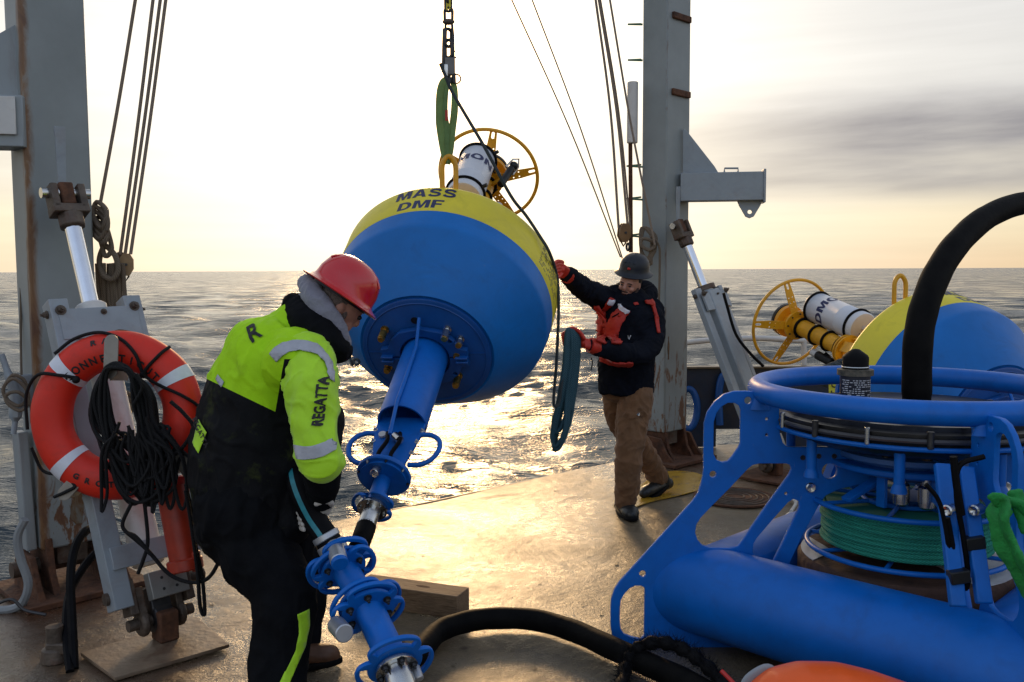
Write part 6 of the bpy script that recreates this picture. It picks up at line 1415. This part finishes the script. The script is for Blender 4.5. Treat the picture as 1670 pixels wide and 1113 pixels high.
# collar and hood
m = MB(); limb(m, [(A1(481, 500, 3.80), (.055, .055)), (A1(498, 520, 3.69), (.065, .05)), (A1(527, 549, 3.64), (.064, .045)), (A1(551, 570, 3.68), (.048, .04)), (A1(556, 572, 3.84), (.045, .04)), (A1(535, 545, 3.96), .05), (A1(500, 515, 3.94), .055), (A1(481, 500, 3.82), .055)], 16, 6)
limb(m, [(A1(500, 545, 3.80), .13), (A1(530, 545, 3.80), .10)], 16, 3)
col1 = organic('collar', m, BLACK_FABRIC, w1, .007, 3, .006, 12)
m = MB(); limb(m, [(A1(500, 462, 3.80), (.036, .035)), (A1(508, 478, 3.70), (.045, .028)), (A1(526, 503, 3.665), (.045, .026)), (A1(547, 530, 3.67), (.038, .024)), (A1(562, 556, 3.71), (.020, .018)), (A1(564, 556, 3.82), .020), (A1(545, 525, 3.90), .034), (A1(518, 488, 3.90), .04), (A1(500, 463, 3.84), .038)], 16, 6); limb(m, [(A1(508, 495, 3.8), .065), (A1(532, 524, 3.80), .065)], 16, 3)
hood = organic('hood', m, GREY_FLEECE, w1, .006, 3, .006, 14, (1, 1, 1))
# head: skull, jaw, ear, nose
HU = V((.60, .10, .79)).normalized(); HF = V((.76, .24, -.60)); HF = (HF - HU * HF.dot(HU)).normalized(); HS = HU.cross(HF)
hc1 = A1(558, 495, 3.76); fr1 = Matrix((HF, HS, HU)).transposed()
m = MB(); m.ball(hc1, (.093, .074, .10), 22, 16, fr1); m.ball(hc1 + HF * .035 - HU * .065, (.058, .055, .055), 18, 12, fr1); m.ball(hc1 + HF * .055 - HU * .105, (.026, .028, .022), 14, 10, fr1)
limb(m, [(hc1 + HF * .084 - HU * .004, .009), (hc1 + HF * .098 - HU * .034, .012), (hc1 + HF * .088 - HU * .042, .011)], 10, 3)
limb(m, [(hc1 - HU * .05 - HF * .02, .06), (A1(530, 530, 3.80), .062)], 16, 4)
for s in (-1, 1): m.ball(hc1 + HS * s * .072 - HU * .02 - HF * .005, (.020, .012, .032), 12, 10, fr1)
head1 = organic('head', m, SKIN, w1, .0042, 2)
m = MB(); m.ball(hc1 - HF * .022 + HU * .005, (.084, .079, .083), 20, 14, fr1); m.ball(hc1 - HF * .04 - HU * .04, (.055, .066, .05), 18, 12, fr1); 
for s in (-1, 1): m.ball(hc1 + HS * s * .060 - HU * .035 + HF * .025, (.014, .012, .032), 12, 8, fr1)
for s in (-1, 1): m.ball(hc1 + HS * s * .040 - HU * .085 + HF * .045, (.030, .022, .026), 12, 8, fr1)
organic('hair', m, GREY_HAIR, w1, .0042, 2, .0025, 60)
for s in (-1, 1):
    MB().ball(hc1 + HF * .088 + HS * s * .03 - HU * .005, .010).build('eye', BLACK_PLASTIC, w1)
hat1, hfr = hard_hat(w1, A1(557, 478, 3.76), V((.56, .16, .82)), V((.80, .12, -.56)), .118, .155, HAT_RED, .034, 1.15)
# near hand, gloved, closed round the hose; far hand behind it
def glove(root, wrist, palm, ftips, r_, m_, thumb, name='glove', vox=.0045):
    m = MB(); wrist, palm = V(wrist), V(palm); limb(m, [(wrist, (.036, .030)), (wrist.lerp(palm, .5), (.042, .026)), (palm, (.040, .022))], 14, 4)
    for ch_ in ftips: limb(m, [(V(p), r_ * (1 - .10 * i)) for i, p in enumerate(ch_)], 10, 4)
    limb(m, [(V(p), r_ * 1.12 * (1 - .10 * i)) for i, p in enumerate(thumb)], 10, 4)
    return organic(name, m, m_, root, vox, 1, .0015, 30)
fing = []
for i in range(4):
    y0 = 822 + i * 8.5; fing.append([A1(527 - i * 1.0, y0 + 2, 3.585), A1(514 - i, y0 + 8, 3.63), A1(498 - i * .2, y0 + 12, 3.625), A1(487 + i * 1.5, y0 + 14, 3.575), A1(490 + i * 2, y0 + 17, 3.535 - .004 * i)])
glove(w1, A1(525, 812, 3.545), A1(531, 832, 3.565), fing, .0135, GLOVE_WHITE, [A1(538, 824, 3.55), A1(538, 818, 3.50), A1(526, 818, 3.485), A1(516, 822, 3.48)])
fing = []
for i in range(4): fing.append([A1(500 + i * 4, 782 + i * 2, 3.80), A1(494 + i * 4, 790 + i * 2, 3.74), A1(488 + i * 5, 800, 3.68)])
glove(w1, A1(496, 775, 3.90), A1(502, 786, 3.82), fing, .0135, GLOVE_WHITE, [A1(508, 780, 3.80), A1(512, 790, 3.74)])

# ---- worker in the orange vest
w2 = empty('person', dk(1030, 835), 'bearded worker in dark hard hat and orange vest, one hand on the hanging buoy', 'person')
m = MB()
limb(m, [(at(1021, 641, 6.34), (.185, .15)), (at(1021, 600, 6.34), (.190, .155)), (at(1022, 560, 6.32), (.195, .165)), (at(1024, 520, 6.32), (.205, .165)), (at(1026, 495, 6.34), (.185, .15)), (at(1034, 486, 6.40), (.075, .08))], 24, 6, flat=(1, 0, 0), cap0=False)
limb(m, [(at(994, 494, 6.34), .085), (at(1060, 508, 6.34), .098)], 16, 4)
limb(m, [(at(992, 492, 6.33), .092), (at(972, 482, 6.20), .080), (at(950, 470, 6.06), .068), (at(934, 456, 5.94), .058), (at(923, 447, 5.86), .048)], 18, 5)
limb(m, [(at(1058, 512, 6.32), .098), (at(1063, 545, 6.26), .088), (at(1050, 573, 6.12), .080), (at(1020, 577, 6.02), .068), (at(992, 571, 5.95), .056), (at(969, 566, 5.90), .048)], 18, 5)
jk2 = organic('jacket', m, NAVY_FABRIC, w2, .008, 3, .012, 11, (1, 1, .8))
m = MB(); limb(m, [(at(1004, 632, 6.34), .10), (at(1038, 632, 6.34), .10)], 16, 4)
limb(m, [(at(1038, 645, 6.30), .115), (at(1031, 690, 6.24), .106), (at(1026, 745, 6.18), .088), (at(1023, 790, 6.18), .080), (at(1020, 818, 6.20), .066)], 18, 6)
limb(m, [(at(1004, 645, 6.42), .095), (at(1014, 690, 6.52), .090), (at(1042, 728, 6.62), .082), (at(1060, 755, 6.72), .076), (at(1073, 778, 6.80), .072)], 18, 6)
tr2 = organic('trousers', m, BROWN_FABRIC, w2, .0075, 3, .015, 11, (1, 1, .8))
b2 = merged_bvh([jk2]); bt2 = merged_bvh([tr2])
# boots
boot(w2, dk(1014, 832) + V((-.0, .03, 0)), dk(1033, 851), BOOT_BLACK, h=.13, w=.060)
hl, te = at(1092, 797, 6.86), dk(1047, 814); upb = V((-.30, -.15, .93)).normalized(); boot(w2, hl, te, BOOT_BLACK, up=upb, h=.13, w=.052)
# vest
vo, vs_ = .020, .030
cloth_patch('vest_panel', [(979, 507), (985, 504), (992, 509), (989, 530), (985, 545), (980, 558), (966, 553), (969, 535), (973, 518)], 6.12, b2, VEST, w2, off=.014, solid=.02, step=.01)
cloth_patch('vest_panel', [(1014, 499), (1028, 508), (1022, 518), (1014, 530), (1010, 545), (1007, 560), (991, 558), (992, 535), (996, 519), (1004, 508)], 6.12, b2, VEST, w2, off=.014, solid=.02, step=.01)
cloth_patch('vest_strap', [(994, 486), (1002, 490), (993, 508), (983, 505), (988, 494)], 6.12, b2, VEST, w2, off=.014, solid=.012, step=.01)
cloth_patch('vest_tape', [(990, 488.5), (1001, 491), (998, 497), (988, 494)], 6.12, b2, WHITE_TAPE, w2, off=.023, solid=.003, step=.01)
cloth_patch('vest_tape', [(1013, 498), (1027, 507), (1023, 514), (1009, 504)], 6.12, b2, WHITE_TAPE, w2, off=.028, solid=.003, step=.01)
cloth_patch('vest_shoulder', [(1053, 491), (1066, 491), (1071, 500), (1076, 520), (1076, 545), (1072, 545), (1070, 518), (1064, 499), (1055, 496)], 6.12, b2, VEST, w2, off=.012, solid=.014, step=.01)
cloth_patch('vest_tag', [(1034, 495), (1041, 493), (1043, 498), (1036, 500)], 6.12, b2, VEST, w2, off=.010, solid=.004, step=.01)
cloth_patch('vest_hem', [(984, 585), (1027, 586), (1027, 598), (1008, 599), (985, 593)], 6.12, b2, VEST, w2, off=.014, solid=.012, step=.01)
cloth_patch('vest_pocket', [(1002, 518), (1012, 512), (1012, 514), (1003, 520)], 6.12, b2, BLACK_FABRIC, w2, off=.028, solid=.003, step=.01)
inst('trouser_stud', fit_disc, tr2, at(1041, 676, 6.13), frame_from((0, -1, 0)), .5, local=False)
cloth_patch('pocket_flap', [(1026, 676), (1050, 672), (1051, 681), (1027, 685)], 6.12, bt2, BROWN_FABRIC, w2, off=.004, solid=.004, step=.01)
cloth_patch('jacket_logo', [(1025, 547), (1027, 552), (1029, 547), (1030, 548), (1027.5, 555), (1025.5, 553)], 6.12, b2, WHITE_INK, w2, off=.005, solid=0, step=.01)
MB().rope([at(964, 583, 5.9), at(966, 592, 5.9), at(964, 604, 5.9)], .004, 6).build('pull_cord', BLACK_RUBBER, w2)
# head 2
F2 = V((-.50, -.84, -.20)).normalized(); U2 = V((.16, -.14, .97)); U2 = (U2 - F2 * U2.dot(F2)).normalized(); S2 = U2.cross(F2); f2_ = Matrix((F2, S2, U2)).transposed()
h2 = at(1028, 460.5, 6.26); m = MB(); HK = .88
def shrink(mb):
    mb.v = [h2 + (p - h2) * HK for p in mb.v]; return mb
m.ball(h2, (.095, .076, .105), 24, 16, f2_); m.ball(h2 + F2 * .030 - U2 * .070, (.062, .058, .060), 18, 12, f2_); m.ball(h2 + F2 * .072 - U2 * .108, (.022, .026, .020), 14, 10, f2_)
m.ball(h2 + F2 * .075 + U2 * .012, (.022, .055, .014), 14, 8, f2_)                      # brow
limb(m, [(h2 + F2 * .090 + U2 * .005, .010), (h2 + F2 * .110 - U2 * .028, .0135), (h2 + F2 * .100 - U2 * .036, .015)], 10, 3)
for s in (-1, 1): m.ball(h2 + F2 * .066 + S2 * s * .040 - U2 * .036, (.025, .022, .022), 12, 8, f2_); m.ball(h2 + S2 * s * .076 - U2 * .018, (.018, .011, .030), 12, 8, f2_)
m.ball(h2 + F2 * .090 - U2 * .068, (.012, .026, .007), 12, 8, f2_); m.ball(h2 + F2 * .088 - U2 * .080, (.012, .022, .008), 12, 8, f2_)
limb(m, [(h2 - U2 * .07, .060), (h2 - U2 * .17 - F2 * .02, .066)], 16, 3)
organic('head', shrink(m), SKIN, w2, .0036, 1)
m = MB(); m.ball(h2 + F2 * .056 - U2 * .092, (.044, .050, .032), 18, 12, f2_)
for s in (-1, 1): limb(m, [(h2 + S2 * s * .070 - U2 * .03 + F2 * .01, .012), (h2 + S2 * s * .062 - U2 * .07 + F2 * .03, .017), (h2 + S2 * s * .035 - U2 * .105 + F2 * .055, .018)], 10, 4)
limb(m, [(h2 + F2 * .093 - U2 * .056 + S2 * -.024, .005), (h2 + F2 * .102 - U2 * .054, .006), (h2 + F2 * .093 - U2 * .056 + S2 * .024, .005)], 8, 3)
BEARD = mat('beard_stubble', (.060, .034, .024), .8, vary=.4, scale=80, bump_s=.8, bump_scale=200)
organic('beard', shrink(m), BEARD, w2, .0038, 1, .0015, 70)
m = MB(); m.ball(h2 - F2 * .020 + U2 * .005, (.084, .081, .086), 20, 14, f2_); m.ball(h2 - F2 * .05 - U2 * .05, (.05, .068, .05), 18, 12, f2_); organic('hair', shrink(m), HAIR, w2, .0042, 1, .002, 60)
for s in (-1, 1):
    e = shrink(MB().ball(h2 + F2 * .083 + S2 * s * .031 - U2 * .008, (.009, .014, .006), 14, 8, f2_)).build('eye', BLACK_PLASTIC, w2)
    shrink(MB().tube([h2 + F2 * .094 + S2 * s * .016 + U2 * .012, h2 + F2 * .095 + S2 * s * .032 + U2 * .015, h2 + F2 * .082 + S2 * s * .048 + U2 * .009], .004, 8)).build('eyebrow', HAIR, w2)
shrink(MB().tube([h2 + F2 * .096 + S2 * -.020 - U2 * .073, h2 + F2 * .102 - U2 * .074, h2 + F2 * .096 + S2 * .020 - U2 * .073], [(.004, .007)] * 3, 8)).build('mouth', mat('mouth_dark', (.05, .014, .012), .5), w2)
hat2, hf2 = hard_hat(w2, at(1034, 443.5, 6.28) , U2, F2, .100, .128, HAT_DARK, .028, 1.12)
lg = at(1031, 437, 6.28) + F2 * .09; MB().ball(at(1034, 443.5, 6.28) + F2 * .112 + U2 * .045 + S2 * .004, (.005, .012, .009), 12, 8, f2_).build('hat_emblem', CAP_RED, hat2)
m = MB()
limb(m, [(at(1008, 494, 6.22), .026), (at(1022, 503, 6.19), .032), (at(1044, 496, 6.24), .042), (at(1060, 480, 6.38), .055), (at(1045, 470, 6.50), .06), (at(1015, 480, 6.42), .045)], 14, 5); limb(m, [(at(1032, 494, 6.38), .09), (at(1030, 500, 6.36), .12)], 14, 3)
organic('collar', m, NAVY_FABRIC, w2, .006, 2, .006, 16)
# gloves: one flat on the hull, one round the coil
fing = []
for i in range(4):
    o_ = V((0, 0, .030 - .020 * i)); b_ = at(913, 436, 5.73) + o_
    fing.append([b_ + V((.02, .05, 0)), b_ + V((-.008, -.005, .008)), b_ + V((-.030, -.045, .0)), b_ + V((-.045, -.085, -.015))])
glove(w2, at(924, 448, 5.86), at(915, 440, 5.76), fing, .0125, GLOVE_ORANGE, [at(916, 446, 5.77), at(912, 451, 5.72), at(908, 453, 5.68)])
MB().rev([(.046, -.03), (.052, 0), (.050, .03)], at(926, 450, 5.875), (at(915, 440, 5.76) - at(934, 456, 5.94)), 18).build('glove_cuff', GLOVE_ORANGE, w2)
HKY = 5.84; fing = []
for i in range(4):
    y0 = 541 + i * 5.0; fing.append([at(950, y0 + 9, HKY + .05), at(938, y0 + 3, HKY + .075), at(925, y0 + 1, HKY + .06), at(917 + i * .8, y0 + 4, HKY + .01), at(919 + i, y0 + 10, HKY - .02)])
glove(w2, at(968, 564, 5.90), at(952, 560, 5.88), fing, .0125, GLOVE_ORANGE, [at(952, 552, 5.86), at(944, 541, 5.85), at(934, 535, 5.84), at(930, 536, 5.82)])
MB().rev([(.047, -.04), (.054, 0), (.050, .03)], at(968, 565, 5.90), at(950, 559, 5.87) - at(985, 570, 5.94), 18).build('glove_cuff', GLOVE_ORANGE, w2)
# the coil in his hand
hk2 = MB(); rr = random.Random(12)
for i in range(9):
    xl, xr = 921 + i * 1.2 + rr.uniform(-1, 1), 928 + i * 1.7 + rr.uniform(-1, 1); yb = 700 + rr.uniform(0, 42); sh = rr.uniform(-3, 3); Y = HKY - .035 + i * .008
    hk2.rope([at((xl + xr) / 2 + 3, 537 + rr.uniform(0, 4), Y), at(xl + 2, 548, Y - .03), at(xl - 2, 600, Y - .03), at(xl - 12, 660, Y - .02), at(900 + i * 1.2, yb - 22, Y), at(908 + sh, yb, Y), at(920 + i * .8, yb - 26, Y), at(xr - 5, 650, Y + .01), at(xr + 2, 590, Y + .01), at(xr + 3, 552, Y)], .0115, 8, 6, True)
single(hk2, 'rope_hank', ROPE_TEAL, 'long teal rope coil hanging from the orange glove of the worker at the stern', 'rope')
